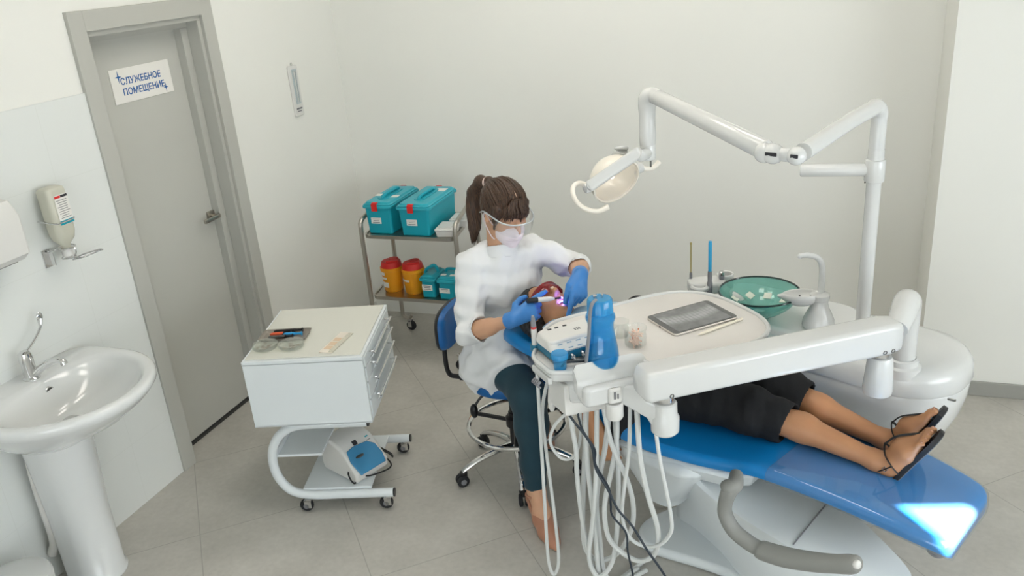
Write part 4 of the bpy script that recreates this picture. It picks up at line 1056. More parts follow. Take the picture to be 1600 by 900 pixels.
B().tube([E2 - dA * .03, E2 + dA * .005, E2 + Vector((-.026, .01, -.006)), D0 + Vector((0, 0, -.02)), D0 + Vector((0, 0, -.06)), D0 + Vector((0, 0, -.12)), D0 + Vector((.0, 0, -.16))], [.027, .029, .031, .032, .029, .031, .029], n=18).out('lamp_drop', M['white'], t, True)
B().cyl(D0 + Vector((0, 0, -.215)), D0 + Vector((0, 0, -.158)), .0285, n=22, bev=.005).out('drop_collar', M['white'], t, True)
B().cyl(D0 + Vector((.012, -.012, -.24)), D0 + Vector((.012, -.012, -.212)), .0035, n=8).out('drop_pin', M['darksteel'], t, True)
# lamp head: reflector dish tilted towards the patient's mouth, bridge and two hook handles
HC = Vector((-.739, 2.97, 1.379)); aim = Vector((.66, -.60, -.44)).normalized()
yv = Vector((.63, .813, .25)); yv = (yv - aim * yv.dot(aim)).normalized(); xv = yv.cross(aim)
HM = Matrix(((xv.x, yv.x, aim.x, HC.x), (xv.y, yv.y, aim.y, HC.y), (xv.z, yv.z, aim.z, HC.z), (0, 0, 0, 1)))
M['lamphouse'] = mat('warm_white_lamp_housing', 'ece6da', .3, coat=.2)
b = B(); b.lathe([(0, -.075), (.03, -.073), (.06, -.06), (.083, -.036), (.094, -.01), (.097, .012), (.097, .022), (.092, .024), (.09, .016)], (0, 0, 0), n=40); b.xf(HM)
lh = b.out('lamp_head', M['lamphouse'], t, True)
M['reflector'] = mat('mirror_reflector', 'f4f2ee', .3, metal=.35)
b = B(); b.lathe([(.09, .016), (.075, -.015), (.05, -.038), (.02, -.05), (0, -.052)], (0, 0, 0), n=40); b.xf(HM); b.out('reflector', M['reflector'], lh, True)
b = B(); b.lathe([(0, .010), (.09, .014), (.09, .017), (0, .013)], (0, 0, 0), n=40); b.xf(HM); b.out('front_lens', thinglass('lamp_lens', 'faf7f2', .22, .1, .6), lh, True)
M['bulb'] = mat('lit_bulb', 'fff3dd', .4, emit='fff1dc', estr=5)
b = B(); b.ell((0, 0, -.02), (.012, .012, .016)); b.xf(HM); b.out('bulb', M['bulb'], lh, True)
# one flat arm from the drop, passing the front of the dish to its pivot; hook handles on the pivot axis
iR, iU = Vector((.938, .338, -.078)), Vector((-.058, .374, .926)); iC = iR.cross(iU)
PA = HM @ Vector((0, -.098, -.004)); PB2 = Vector((-.655, 2.955, 1.468))
ax_ = (PB2 - PA); La = ax_.length; ax_.normalize(); az_ = (iC - ax_ * iC.dot(ax_)).normalized(); ay_ = az_.cross(ax_)
YR = Matrix(((ax_.x, ay_.x, az_.x), (ax_.y, ay_.y, az_.y), (ax_.z, ay_.z, az_.z)))
B().box(PA.lerp(PB2, .5) + iC * .050, (La + .03, .042, .022), rot=YR, bev=.010, seg=3).out('yoke', M['white'], t, True)
B().tube([PB2 + iC * .050, PB2 + iR * .018 - iU * .004 + iC * .03, D0 + Vector((.0, -.0, -.19))], .0215, n=14).out('head_link', M['white'], t, True)
tj = HC + iR * .028 + iU * .105
B().cyl(HM @ Vector((-.02, .05, -.06)), tj, .03, .024, n=22).cyl(tj, tj + iU * .012, .026, n=22, bev=.004).out('tilt_joint', M['white'], t, True)
B().cyl(HM @ Vector((0, -.085, -.004)), HM @ Vector((0, -.122, -.004)), .019, n=20, bev=.004).cyl(PA, PA + iC * .055, .017, n=18).out('pivot_knob', M['white'], t, True)
B().cyl(HM @ Vector((0, .085, -.004)), HM @ Vector((0, .125, -.004)), .019, n=20, bev=.004).out('pivot_knob', M['white'], t, True)
HA = HM @ Vector((0, -.112, -.004)); hk = lambda a, b_, c_=0: HA + iR * a + iU * b_ + iC * c_
B().tube([hk(.01, .005), hk(-.03, .016, .01), hk(-.052, -.004, .02), hk(-.045, -.045, .03), hk(-.012, -.078, .035), hk(.035, -.088, .035), hk(.075, -.072, .03)], [.010, .0095, .009, .009, .009, .009, .011], n=12).out('hook_handle', M['lamphouse'], t, True)
HB = HM @ Vector((0, .12, -.004)); hk2 = lambda a, b_, c_=0: HB + iR * a + iU * b_ + iC * c_
B().tube([hk2(0, 0), hk2(.025, -.004, -.01), hk2(.052, .004, -.02), hk2(.072, .024, -.025)], [.0095, .009, .009, .0105], n=12).out('hook_handle', M['lamphouse'], t, True)

# ================================================================== tray arm (also carried by the unit's post)
AP = CM @ Vector((.405, .44, 0))
PB = Vector((.282, 2.93, 0))
b = B(); b.lathe([(0, .70), (.062, .70), (.062, .735), (.052, .742), (.05, .76), (.042, .765)], PB, n=32); b.out('post_socket', M['white'], t, True)
B().tube([PB + Vector((0, 0, .74)), PB + Vector((0, 0, .84)), PB + Vector((-.001, -.005, .93)), PB + Vector((-.006, -.035, .985)), PB + Vector((-.016, -.09, 1.0)), PB + Vector((-.030, -.15, .985)), PB + Vector((-.048, -.205, .962))], [.040, .040, .042, .044, .043, .040, .036], n=22, res=8).out('arm_post', M['white'], t, True)
TR = R(45); TO2 = Vector((-.5, 2.45, 0))
def T_(u, v, z): return TO2 + Vector((u * math.cos(TR) - v * math.sin(TR), u * math.sin(TR) + v * math.cos(TR), z))
aL, aR = T_(-.172, -.195, 0), T_(.70, -.335, 0)
d_ = (aR - aL).normalized(); ang = math.atan2(d_.y, d_.x); LN = (aR - aL).length
AMx = Matrix.Translation(aL) @ Matrix.Rotation(ang, 4, 'Z')
b = B()
def arm_ring(x, z0, z1, w, r=.018): return [Vector((x, p[0], p[1])) for p in rrect(-w, w, z0, z1, r, 4)]
b.loft([arm_ring(-.012, .94, .995, .03), arm_ring(0, .925, 1.012, .046), arm_ring(.012, .92, 1.018, .05), arm_ring(.4, .915, 1.013, .05), arm_ring(LN - .05, .905, 1.01, .05), arm_ring(LN - .01, .91, 1.005, .044), arm_ring(LN + .005, .925, .985, .03)])
b.xf(AMx); b.out('tray_arm', M['white'], t, True, autos=45)
def on_arm(x, y, z): return AMx @ Vector((x, y, z))
for x_ in (.075, LN - .075, LN - .045): B().torus(on_arm(x_, -.0505, .935 if x_ < .1 else .922), .006, .0016, axis=on_arm(0, -1, 0) - on_arm(0, 0, 0), n=14).out('arm_screw', M['darksteel'], t, True)
q = on_arm(LN - .05, .0, 0) + Vector((0, 0, .015))
B().cyl(q + Vector((0, 0, .865)), q + Vector((0, 0, .92)), .027, n=22).out('brake_shaft', M['chrome'], t, True)
B().lathe([(0, .725), (.03, .727), (.044, .736), (.047, .752), (.040, .86), (.035, .868), (0, .868)], q, n=28).out('brake_handle', M['white'], t, True)

# ================================================================== delivery tray
t = thing('delivery_tray', 'white instrument tray held over the patient by the long white arm', 'tray', T_(0, .06, .93), TR)
tray = t
TZ2 = .98
oc = [(-.215, .325, .14), (-.375, .12, .10), (-.375, -.005, .03), (-.30, -.05, .05), (-.105, -.085, .03), (-.075, -.185, .04), (.405, -.185, .20), (.405, .325, .24)]
po = rpoly(oc, 8)[::-1]
T2M = Matrix.Translation(TO2) @ Matrix.Rotation(TR, 4, 'Z')
b = B(); b.prism(po, .945, TZ2, bev=.010, M=T2M); b.out('tray_top', M['white'], t, True, autos=50)
b = B(); b.tube([T2M @ Vector((p[0], p[1], TZ2 + .001)) for p in po], .0078, n=10, res=1, closed=True, up=(0, 0, 1)); b.out('raised_rim', M['white'], t, True, autos=170)
M['traymat'] = mat('tray_mat', 'd9d5d0', .5)
cx_, cy_ = .02, .09; b = B(); b.prism([((p[0] - cx_) * .985 + cx_, (p[1] - cy_) * .98 + cy_) for p in po], TZ2 - .004, TZ2 + .0008, M=T2M); b.out('mat', M['traymat'], t, True)
# body under the tray: grab handle on top of the front edge, control body below it
b = B(); b.prism([(-.33, -.04), (-.19, -.12), (-.05, -.1), (.05, -.06), (.05, .18), (-.33, .15)], .87, .948, bev=.02, M=T2M); b.out('tray_body', M['white'], t, True)
hA, hB = T_(-.312, -.052, 0), T_(-.092, -.084, 0)
hd = (hB - hA).normalized(); hn = Vector((hd.y, -hd.x, 0))
HLm = Matrix(((hd.x, hn.x, 0, hA.x), (hd.y, hn.y, 0, hA.y), (0, 0, 1, 0), (0, 0, 0, 1)))
hl = (hB - hA).length
prof = [(-.010, .975), (-.008, 1.004), (.002, 1.010), (.036, .976), (.042, .966), (.042, .915), (.034, .906), (-.005, .906)]
b = B(); b.loft([[HLm @ Vector((x, .015 + (p[0] - .015) * k, .965 + (p[1] - .965) * k)) for p in prof] for x, k in ((-.010, .7), (.0, 1), (hl * .5, 1.0), (hl - .045, 1.0), (hl - .008, .9), (hl + .004, .55))])
b.out('grab_handle', M['white'], t, True, autos=50)
b = B(); b.prism(rrect(.0, hl * 1.08, -.02, .066, .02), .888, .955, bev=.014, M=HLm); b.out('control_body', M['white'], t, True)
b = B(); b.prism([(-.345, -.03), (-.19, -.06), (-.17, .06), (-.345, .07)], .825, .935, bev=.012, M=T2M); b.out('control_box', M['white2'], t, True)
b = B(); b.prism(rrect(.075, .118, .058, .078, .01), .892, .944, bev=.008, M=HLm); nb = b.out('control_knob', M['white2'], t, True)
q = HLm @ Vector((.098, .055, 0)); B().lathe([(0, .832), (.024, .833), (.028, .84), (.028, .884), (.024, .888), (0, .888)], q, n=26).out('selector_cup', M['white2'], t, True)
b = B(); b.box((.092, .0785, .922), (.006, .004, .024)).box((.102, .0785, .918), (.004, .004, .016)); b.xf(HLm); b.out('emblem', M['labelgrey'], nb, True)
q = on_arm(.075, 0, 0)
B().cyl(q + Vector((0, 0, .885)), q + Vector((0, 0, .93)), .026, n=22).out('swivel_shaft', M['chrome'], t, True)
b = B(); b.lathe([(0, .785), (.036, .786), (.043, .794), (.044, .84), (.038, .85), (.037, .888), (.032, .893), (0, .893)], q, n=28)
b.out('swivel_post', M['white'], t, True)
b = B(); qq = T_(-.16, -.13, 0)
dq = (q - qq); dq.z = 0; lq = dq.length; dq.normalize(); nq = Vector((-dq.y, dq.x, 0))
BMx = Matrix(((dq.x, 0, nq.x, qq.x), (dq.y, 0, nq.y, qq.y), (0, 1, 0, 0), (0, 0, 0, 1)))
b.prism([(-.05, .94), (-.06, .89), (lq * .5, .84), (lq - .02, .795), (lq + .01, .80), (lq, .88), (lq * .6, .90), (.08, .945)], -.032, .032, bev=.01, M=BMx); b.out('swivel_bracket', M['white'], t, True)
# left edge: instrument bar with a clip rack
b = B(); b.prism([(-.383, .0), (-.372, -.005), (-.372, .11), (-.383, .11)], .938, .962, bev=.004, M=T2M); ib = b.out('instrument_bar', M['white'], t, True)
b = B()
for k in range(4): b.tube([T_(-.398, .02 + k * .012, .945), T_(-.41, .02 + k * .012, .935), T_(-.40, .02 + k * .012, .925)], .0035, n=6)
b.out('clip_teeth', M['greyplastic'], ib, True)
# ------------------------------------------------------------------ things on the tray
TT = TZ2 + .0012
# controller box with blue-green base
c = T_(-.225, .098, TT); t = thing('motor_controller', 'white and teal electric motor controller box at the left end of the tray', 'controller', c, TR)
M['petrol'] = mat('petrol_blue_plastic', '1c6f8c', .4)
b = B(); b.prism(rrect(-.115, .115, -.068, .068, .022), .004, .036, bev=.006); b.out('base_shell', M['petrol'], t)
b = B(); b.prism(rrect(-.119, .119, -.068, .07, .024), .030, .066, bev=.010, seg=4, top=rrect(-.115, .115, -.042, .066, .024)); sh = b.out('top_shell', M['white2'], t)
for x_ in (-.07, -.045, -.015): B().prism(rrect(x_ - .007, x_ + .007, .045, .053, .003), .0655, .0672).out('button', M['ink'], sh)
b = B()
for k in range(3): b.box((.0 + k * .008, .006, .0664), (.004, .014, .0008))
b.out('display_marks', M['labelgrey'], sh, smooth=False)
b = B()
for i in range(6):
    for j in range(2): b.box((-.085 + i * .032, -.0625 + .011 * j, .0445 + .0125 * j), (.016, .0012, .0028), rot=Matrix.Rotation(R(-52), 3, 'X'))
b.out('panel_print', mat('pale_blue_print', '7f9fb8', .6), sh, smooth=False)
for k in range(4): B().cyl((-.055 + k * .036, -.066, .019), (-.055 + k * .036, -.078, .017), .0085, .007, n=14).cyl((-.055 + k * .036, -.078, .017), (-.055 + k * .036, -.088, .015), .004, n=10).out('connector', M['chrome'], t)
for xx in (-.09, .09):
    for yy in (-.05, .05): B().cyl((xx, yy, 0), (xx, yy, .006), .008, n=12).out('rubber_foot', M['rubber'], t)
# blue water bottle
c = T_(-.212, -.040, TT); t = thing('water_bottle', 'translucent blue bottle with ribbed cap standing on the tray', 'bottle', c)
M['bottle'] = thinglass('translucent_blue_bottle', '35b4ef', .22, .05, .7, 'aee0f6')
M['bottlecap'] = thinglass('translucent_blue_cap', '46b2ea', .40, .12, .5, 'a8dcf4')
b = B(); kz = .925; pf = [(0, 0), (.046, 0), (.0535, .006), (.0535, .02), (.05, .06), (.043, .105), (.039, .135), (.041, .155), (.046, .168), (.045, .178), (.035, .19), (.032, .2)]
pf = [(r_, z * kz) for r_, z in pf]
b.lathe(pf + [(r_ - .0025, z) for r_, z in reversed(pf[2:])] + [(.045, .004), (0, .004)], (0, 0, 0), n=40); b.out('bottle', M['bottle'], t)
M['water'] = thinglass('blue_water', '2fa6e0', .14, .03, .4, 'a0d8f2')
B().lathe([(0, .006), (.0495, .008), (.0495, .02), (.047, .052), (0, .052)], (0, 0, 0), n=36).out('liquid', M['water'], t)
b = B(); rings = []
for z, rr, rib in ((.19, .036, 0), (.19, .039, 1), (.232, .0375, 1), (.238, .034, 0), (.239, .02, 0), (.239, .004, 0)):
    rings.append([Vector(((rr + (.0012 if rib and k % 2 else 0)) * math.cos(2 * PI * k / 56), (rr + (.0012 if rib and k % 2 else 0)) * math.sin(2 * PI * k / 56), z * kz)) for k in range(56)])
b.loft(rings); b.out('cap', M['bottlecap'], t)
B().cyl((.008, .0, .218), (.008, 0, .233), .004, n=10).cyl((-.012, -.006, .218), (-.012, -.006, .231), .006, n=12).out('air_fitting', M['chrome'], t)
B().tube([(-.006, -.02, .222), (-.012, -.046, .217), (-.018, -.049, .185), (-.026, -.047, .11), (-.034, -.051, .045), (-.038, -.054, .006)], .0058, n=10, flat=.7).out('suction_tube', M['greyplastic'], t)
# small blue jar
c = T_(-.338, .0, TT); t = thing('blue_jar', 'small bright blue lidded pot beside the motor controller on the tray', 'pot', c)
b = B().lathe([(0, 0), (.017, 0), (.02, .004), (.022, .03), (.026, .036), (.027, .042)], (0, 0, 0), n=28); b.out('pot', M['bottle'], t)
B().lathe([(.027, .04), (.0275, .052), (.025, .056), (.012, .057), (0, .056)], (0, 0, 0), n=28).out('lid', M['bottlecap'], t)
# jar of pins
c = T_(-.058, .012, TT); t = thing('pin_jar', 'clear glass jar of pale orange pins left of the tablet', 'jar', c)
M['thin'] = thinglass('clear_thin_glass', 'f6f7f5', .07, .04, .5, 'fbfcfb')
b = B(); pf = [(0, 0), (.03, 0), (.034, .004), (.035, .03), (.034, .05), (.037, .06), (.037, .064)]
b.lathe(pf + [(r_ - .002 if r_ > .004 else 0, z + (.002 if z < .06 else 0)) for r_, z in reversed(pf[:-1])], (0, 0, 0), n=32); b.out('glass', M['thin'], t)
rg_ = random.Random(4); M['pin'] = mat('pale_pins', 'ecc9b4', .5, var=.1); M['pinhead'] = mat('orange_pin_heads', 'd9764a', .4)
b = B(); b2 = B()
for k in range(46):
    a, r_ = rg_.uniform(0, 6.28), rg_.uniform(0, .02); z = rg_.uniform(.006, .05)
    p0 = Vector((r_ * math.cos(a), r_ * math.sin(a), z)); d0 = Vector((rg_.uniform(-1, 1), rg_.uniform(-1, 1), rg_.uniform(-.5, .9))).normalized() * .01
    b.tube([p0 - d0, p0 + d0], .0022, n=5, res=1)
    if k % 4 == 0: b2.ell(p0 + d0, (.0025,) * 3, n=6)
o = b.out('pins', M['pin'], t); o['kind'] = 'stuff'; o = b2.out('pin_heads', M['pinhead'], t); o['kind'] = 'stuff'
c = T_(-.062, .095, TT); t = thing('glass_beaker', 'empty clear glass cup standing behind the jar of pins', 'cup', c)
b = B(); pf = [(0, 0), (.024, 0), (.027, .004), (.03, .055)]
b.lathe(pf + [(r_ - .0018 if r_ > .004 else 0, z + (.002 if z < .05 else 0)) for r_, z in reversed(pf)], (0, 0, 0), n=28); b.out('glass', M['thin'], t)
c = T_(-.118, .075, TT); t = thing('diamond_bur_stand', 'little clear glass stopper behind the pin jar', 'stopper', c)
B().lathe([(0, 0), (.012, 0), (.014, .006), (.008, .014), (.012, .022), (.01, .028), (0, .03)], (0, 0, 0), n=8).out('stopper', M['thin'], t, smooth=False)
# tablet and stylus
cT = T_(.208, .075, TT); t = thing('tablet', 'white tablet showing a grey dental x-ray, lying on the tray', 'tablet', cT, TR - .01)
B().prism(rrect(-.128, .128, -.087, .087, .014), 0, .0085, bev=.003).out('case', mat('silver_tablet_body', 'dcd5cd', .3, metal=.2), t)
M['screenglass'] = mat('black_screen_border', '3c3d3f', .12, coat=.5)
B().prism(rrect(-.1265, .1265, -.0855, .0855, .013), .0082, .0092).out('bezel', M['screenglass'], t, smooth=False)
def xray():
    m = bpy.data.materials.new('xray_screen'); m.use_nodes = True; N, L, bs = link_nodes(m)
    bs.inputs['Roughness'].default_value = .12; bs.inputs['Coat Weight'].default_value = .5
    tc = N.new('ShaderNodeTexCoord'); sp = N.new('ShaderNodeSeparateXYZ'); L.new(tc.outputs['Object'], sp.inputs['Vector'])
    def math_(op, a, b_=None):
        n = N.new('ShaderNodeMath'); n.operation = op
        for i, v in enumerate((a, b_)):
            if v is None: continue
            if isinstance(v, (int, float)): n.inputs[i].default_value = v
            else: L.new(v, n.inputs[i])
        return n.outputs[0]
    x2 = math_('MULTIPLY', math_('POWER', math_('MULTIPLY', sp.outputs['X'], 10), 2), .022)
    yy = math_('SUBTRACT', sp.outputs['Y'], x2)
    band = math_('SUBTRACT', 1, math_('MINIMUM', 1, math_('MULTIPLY', math_('ABSOLUTE', math_('ADD', yy, .002)), 26)))
    teeth = math_('MULTIPLY', math_('ADD', math_('SINE', math_('MULTIPLY', sp.outputs['X'], 420)), 1), .5)
    line = math_('MINIMUM', 1, math_('MULTIPLY', math_('ABSOLUTE', yy), 220))
    nz = N.new('ShaderNodeTexNoise'); nz.inputs['Scale'].default_value = 34; nz.inputs['Detail'].default_value = 5; L.new(tc.outputs['Object'], nz.inputs['Vector'])
    v = math_('ADD', math_('MULTIPLY', math_('MULTIPLY', band, math_('ADD', .55, math_('MULTIPLY', teeth, .45))), math_('ADD', .4, math_('MULTIPLY', line, .6))), math_('MULTIPLY', nz.outputs['Fac'], .55))
    rp = N.new('ShaderNodeValToRGB'); rp.color_ramp.elements[0].color = lin('4b4c4c'); rp.color_ramp.elements[1].color = lin('8f9090')
    rp.color_ramp.elements[0].position = .15; rp.color_ramp.elements[1].position = 1.2 if False else 1.0
    L.new(v, rp.inputs['Fac']); L.new(rp.outputs['Color'], bs.inputs['Base Color'])
    L.new(rp.outputs['Color'], bs.inputs['Emission Color']); bs.inputs['Emission Strength'].default_value = .25
    return m
B().box((0, 0, .0094), (.212, .158, .0006)).out('screen', xray(), t, smooth=False)
B().cyl((-.1278, 0, .004), (-.1286, 0, .004), .004, n=10).out('charge_port', M['ink'], t)
a0, a1 = T_(.143, -.047, TT + .0045), T_(.337, -.028, TT + .0045)
b = B(); dd = (a1 - a0); b.lathe([(0, 0), (.0012, .001), (.0045, .018), (.0045, dd.length - .002), (.004, dd.length), (0, dd.length)], a0, n=14, axis=dd)
t = single(b, 'stylus', mat('cream_stylus', 'ebe4d2', .4), 'cream white stylus lying along the near edge of the tablet', 'stylus')
# ================================================================== people
M['skin'] = mat('fair_skin', 'c99d7f', .5, sss=.15, var=.05, vscale=25)
M['skin2'] = mat('brown_skin', 'b5835e', .45, sss=.12, var=.08, vscale=22)
M['coat'] = mat('white_cotton', 'dcdedf', .8, sheen=.2, var=.012, bump=.12, bscale=420)
M['trouser'] = mat('dark_teal_cotton', '0f3542', .75, sheen=.1, var=.06, bump=.08, bscale=500)
M['blackcloth'] = mat('black_cloth', '0e0f12', .85, sheen=0, var=.1, bump=.12, bscale=300)
M['glove'] = mat('blue_nitrile', '3d7fc4', .42, var=.05, vscale=30, bump=.1, bscale=160)
M['shoe'] = mat('nude_leather', 'b07d64', .4, coat=.15, var=.04)
M['mask'] = mat('pale_pink_mask', 'e3d9dc', .85, var=.02)
M['sandal'] = mat('black_leather', '1d1d1f', .5)
M['sole'] = mat('grey_sole', '6d7276', .7)
M['bib'] = mat('pale_blue_bib', 'a9c9d8', .8, var=.03, bump=.05)
M['lip'] = mat('lips', '9c5a4e', .35)
M['tooth'] = mat('teeth', 'efece2', .25)
M['nail'] = mat('nails', 'bd8d74', .25)
def hair_mat(name, c1, c2):
    m = bpy.data.materials.new(name); m.use_nodes = True; N, L, b = link_nodes(m)
    b.inputs['Roughness'].default_value = .42; b.inputs['Specular IOR Level'].default_value = .35
    tc = N.new('ShaderNodeTexCoord'); mp = N.new('ShaderNodeMapping'); mp.inputs['Scale'].default_value = (85, 85, 5)
    nz = N.new('ShaderNodeTexNoise'); nz.inputs['Scale'].default_value = 3; nz.inputs['Detail'].default_value = 5; nz.inputs['Distortion'].default_value = .25
    L.new(tc.outputs['Object'], mp.inputs['Vector']); L.new(mp.outputs['Vector'], nz.inputs['Vector'])
    rp = N.new('ShaderNodeValToRGB'); rp.color_ramp.elements[0].color = lin(c1); rp.color_ramp.elements[1].color = lin(c2)
    rp.color_ramp.elements[0].position = .35; rp.color_ramp.elements[1].position = .7
    L.new(nz.outputs['Fac'], rp.inputs['Fac']); L.new(rp.outputs['Color'], b.inputs['Base Color'])
    bp = N.new('ShaderNodeBump'); bp.inputs['Strength'].default_value = .5; bp.inputs['Distance'].default_value = .004
    L.new(nz.outputs['Fac'], bp.inputs['Height']); L.new(bp.outputs['Normal'], b.inputs['Normal']); return m
M['hairbrown'] = hair_mat('brown_hair', '32251e', '5c4434')
M['hairblack'] = hair_mat('black_hair', '14110f', '2b231f')

def head(f, Hc, Rm, mouth_open=False):
    Hc = Vector(Hc); P = lambda x, y, z: tuple(Hc + Rm @ Vector((x, y, z)))
    ro = np.array(Rm)
    f.ae(P(0, -.014, .034), (.074, .094, .084), ro, .01)
    f.ae(P(0, .036, -.012), (.062, .058, .082), ro, .025)
    f.ae(P(0, .040, -.075), (.046, .045, .040), ro, .025)
    f.ae(P(0, .072, -.104), (.02, .017, .015), ro, .02)
    for s_ in (1, -1):
        f.ae(P(.046 * s_, .052, -.022), (.022, .022, .017), ro, .02)         # cheekbone
        f.ae(P(.050 * s_, .02, -.068), (.016, .03, .026), ro, .02)           # jaw corner
        f.ae(P(.031 * s_, .096, .016), (.019, .012, .013), ro, .012, True)   # eye socket
        f.ae(P(.031 * s_, .080, .013), (.0135, .0135, .012), ro, .004)       # lidded eye
        f.ac(P(.014 * s_, .089, .034), P(.048 * s_, .078, .033), .007, .006, .012)  # brow
        f.ae(P(.076 * s_, -.004, -.006), (.008, .019, .031), ro, .006)       # ear
        f.ae(P(.082 * s_, .004, -.004), (.006, .009, .016), ro, .004, True)
        f.ae(P(.0125 * s_, .098, -.030), (.009, .010, .008), ro, .005)       # nostril wing
    f.ac(P(0, .090, .022), P(0, .112, -.024), .0075, .0115, .010)
    for s_ in (1, -1): f.ae(P(.0065 * s_, .105, -.0385), (.0035, .005, .004), ro, .002, True)
    if mouth_open:
        f.ac(P(-.019, .084, -.052), P(.019, .084, -.052), .008, .008, .008)
        f.ac(P(-.019, .080, -.088), P(.019, .080, -.088), .009, .009, .008)
        f.ae(P(0, .098, -.069), (.021, .035, .013), ro, .004, True)
    else:
        f.ac(P(-.016, .088, -.058), P(.016, .088, -.058), .0065, .0065, .006)
        f.ac(P(-.014, .087, -.070), P(.014, .087, -.070), .007, .007, .006)

def hand(f, wrist, d, n, ts, bends, thumb, k=.006, g=0.0):
    """palm, four fingers of unequal length and a thumb from the side of the palm"""
    wrist = Vector(wrist); d = Vector(d).normalized(); n = Vector(n); n = (n - d * n.dot(d)).normalized(); s_ = d.cross(n) * ts
    A = lambda a, b_, c: tuple(wrist + d * a + s_ * b_ + n * c)
    f.ac(A(0, 0, 0), A(.03, .002, 0), .024 + g, .026 + g, .015)
    for b0, b1, L0 in ((.014, .030, .088), (.005, .010, .092), (-.006, -.010, .088), (-.014, -.028, .080)):
        f.ac(A(.02, b0, 0), A(L0 - .004, b1, .002), .0145 + g, .0115 + g, .014)
    lens = ((.042, .025, .021), (.046, .028, .022), (.042, .026, .021), (.033, .020, .018))
    tips = []
    for i, (off, L0) in enumerate(((.031, .090), (.0105, .095), (-.010, .090), (-.0295, .081))):
        p = wrist + d * L0 + s_ * off + n * .001; ang = 0; bd = bends[i]
        dirS = bd[3] if len(bd) > 3 else 0
        r0 = (.0102, .0105, .0100, .0088)[i] + g
        for j in range(3):
            ang += bd[j]
            dd = (d * math.cos(ang) - n * math.sin(ang)) + s_ * dirS * (1 if j < 3 else 0); dd.normalize()
            q = p + dd * lens[i][j]
            f.ac(tuple(p), tuple(q), r0 - .0008 * j, r0 - .0008 * (j + 1), k if j == 0 else .003); p = q
        tips.append(p)
    p = wrist + d * .022 + s_ * .022 - n * .004
    for (u, v, w, L0), r0, r1 in zip(thumb, (.0165, .0122, .0108), (.0125, .011, .009)):
        dd = (d * u + s_ * v - n * w).normalized(); q = p + dd * L0
        f.ac(tuple(p), tuple(q), r0 + g, r1 + g, .008 if r0 > .015 else .003); p = q
    return tips + [p]

# ------------------------------------------------------------------ dentist
t = thing('person', 'seated dentist in white coat, face mask and clear goggles, brown ponytail', 'person', (SX, SY, 0)); dentist = t
DH = Vector((-1.188, 2.985, 1.235)); DR = frame((.764, -.564, -.405), (.02, -.02, 1))
nb_ = DH + DR @ Vector((0, -.03, -.07))
neck0 = Vector((-1.215, 2.985, 1.075))
shR, shL = Vector((-1.32, 2.915, 1.035)), Vector((-1.105, 3.085, 1.04))
elR, wrR = Vector((-1.289, 2.769, .80)), Vector((-1.075, 2.70, .905))
elL, wrL = Vector((-.93, 3.10, .972)), Vector((-.868, 2.91, 1.015))
pel = Vector((-1.265, 3.10, .615)); hipR, hipL = Vector((-1.32, 3.03, .61)), Vector((-1.20, 3.16, .61))
knR, anR = Vector((-1.065, 2.775, .535)), Vector((-1.055, 2.74, .12))
knL, anL = Vector((-.93, 3.30, .53)), Vector((-1.19, 3.16, .30))
f = F((-1.55, 2.40, 0), (-.80, 3.48, 1.38), .006)
head(f, DH, DR)
f.ac(nb_, neck0, .05, .054, .03); f.ac(neck0, (-1.225, 3.0, 1.03), .054, .07, .03)
f.ach([(-1.24, 3.03, .95), (-1.25, 3.08, .75), pel], [.09, .08, .10], .04)
for S, E_, Wr in ((shR, elR, wrR), (shL, elL, wrL)):
    f.ac((-1.22, 3.01, 1.0), S, .06, .045, .03); f.ach([S, E_, Wr], [.043, .036, .021], .02)
f.ac(elR.lerp(wrR, .2), elR.lerp(wrR, .45), .037, .033, .02); f.ac(elL.lerp(wrL, .15), elL.lerp(wrL, .45), .039, .034, .02)
for hp, kn_, an_ in ((hipR, knR, anR), (hipL, knL, anL)): f.ach([hp, kn_, kn_.lerp(an_, .35), an_], [.07, .048, .046, .032], .03)
# feet inside the shoes
fd = Vector((.60, -.80, 0)).normalized()
heelR = Vector((-1.068, 2.745, .055)); f.ach([anR, heelR + fd * .01 + Vector((0, 0, .0))], [.033, .028], .02)
f.ach([anR + fd * .01, heelR + fd * .10 + Vector((0, 0, .004)), heelR + fd * .19 + Vector((0, 0, -.03))], [.036, .036, .026], .02)
fdL = Vector((.55, -.8, -.1)).normalized(); heelL = anL + Vector((-.01, .01, -.07))
f.ach([anL, heelL + fdL * .01], [.033, .028], .02); f.ach([anL + fdL * .01, heelL + fdL * .1, heelL + fdL * .19], [.034, .029, .02], .02)
body = f.out('body', M['skin'], t)
# coat
f = F((-1.62, 2.68, .40), (-.80, 3.45, 1.16), .006)
f.ach([(-1.215, 2.985, 1.085), (-1.22, 2.99, 1.04)], [.06, .075], .03)
fx_ = Vector((.66, -.75, 0)); lx_ = Vector((.75, .66, 0))
TR3 = np.array([[lx_.x, fx_.x, 0], [lx_.y, fx_.y, 0], [0, 0, 1]])
f.ae((-1.225, 3.005, .97), (.165, .115, .13), TR3, .05); f.ae((-1.205, 2.985, .92), (.145, .115, .09), TR3, .04)
f.ae((-1.24, 3.04, .80), (.138, .112, .15), TR3, .05); f.ae((-1.265, 3.09, .63), (.185, .165, .14), TR3, .05)
f.ac((-1.22, 3.0, 1.02), shR, .072, .056, .04); f.ac((-1.22, 3.0, 1.02), shL, .072, .055, .04)
f.ac(shR, elR + Vector((-.006, .004, 0)), .060, .053, .02); f.ac(elR, elR.lerp(wrR, .22), .052, .052, .015)
f.ac(shL, elL, .060, .050, .02); f.ac(elL, elL.lerp(wrL, .28), .050, .047, .015)
f.ach([hipR, hipR.lerp(knR, .80)], [.115, .096], .05); f.ach([hipL, hipL.lerp(knL, .5)], [.115, .10], .05)
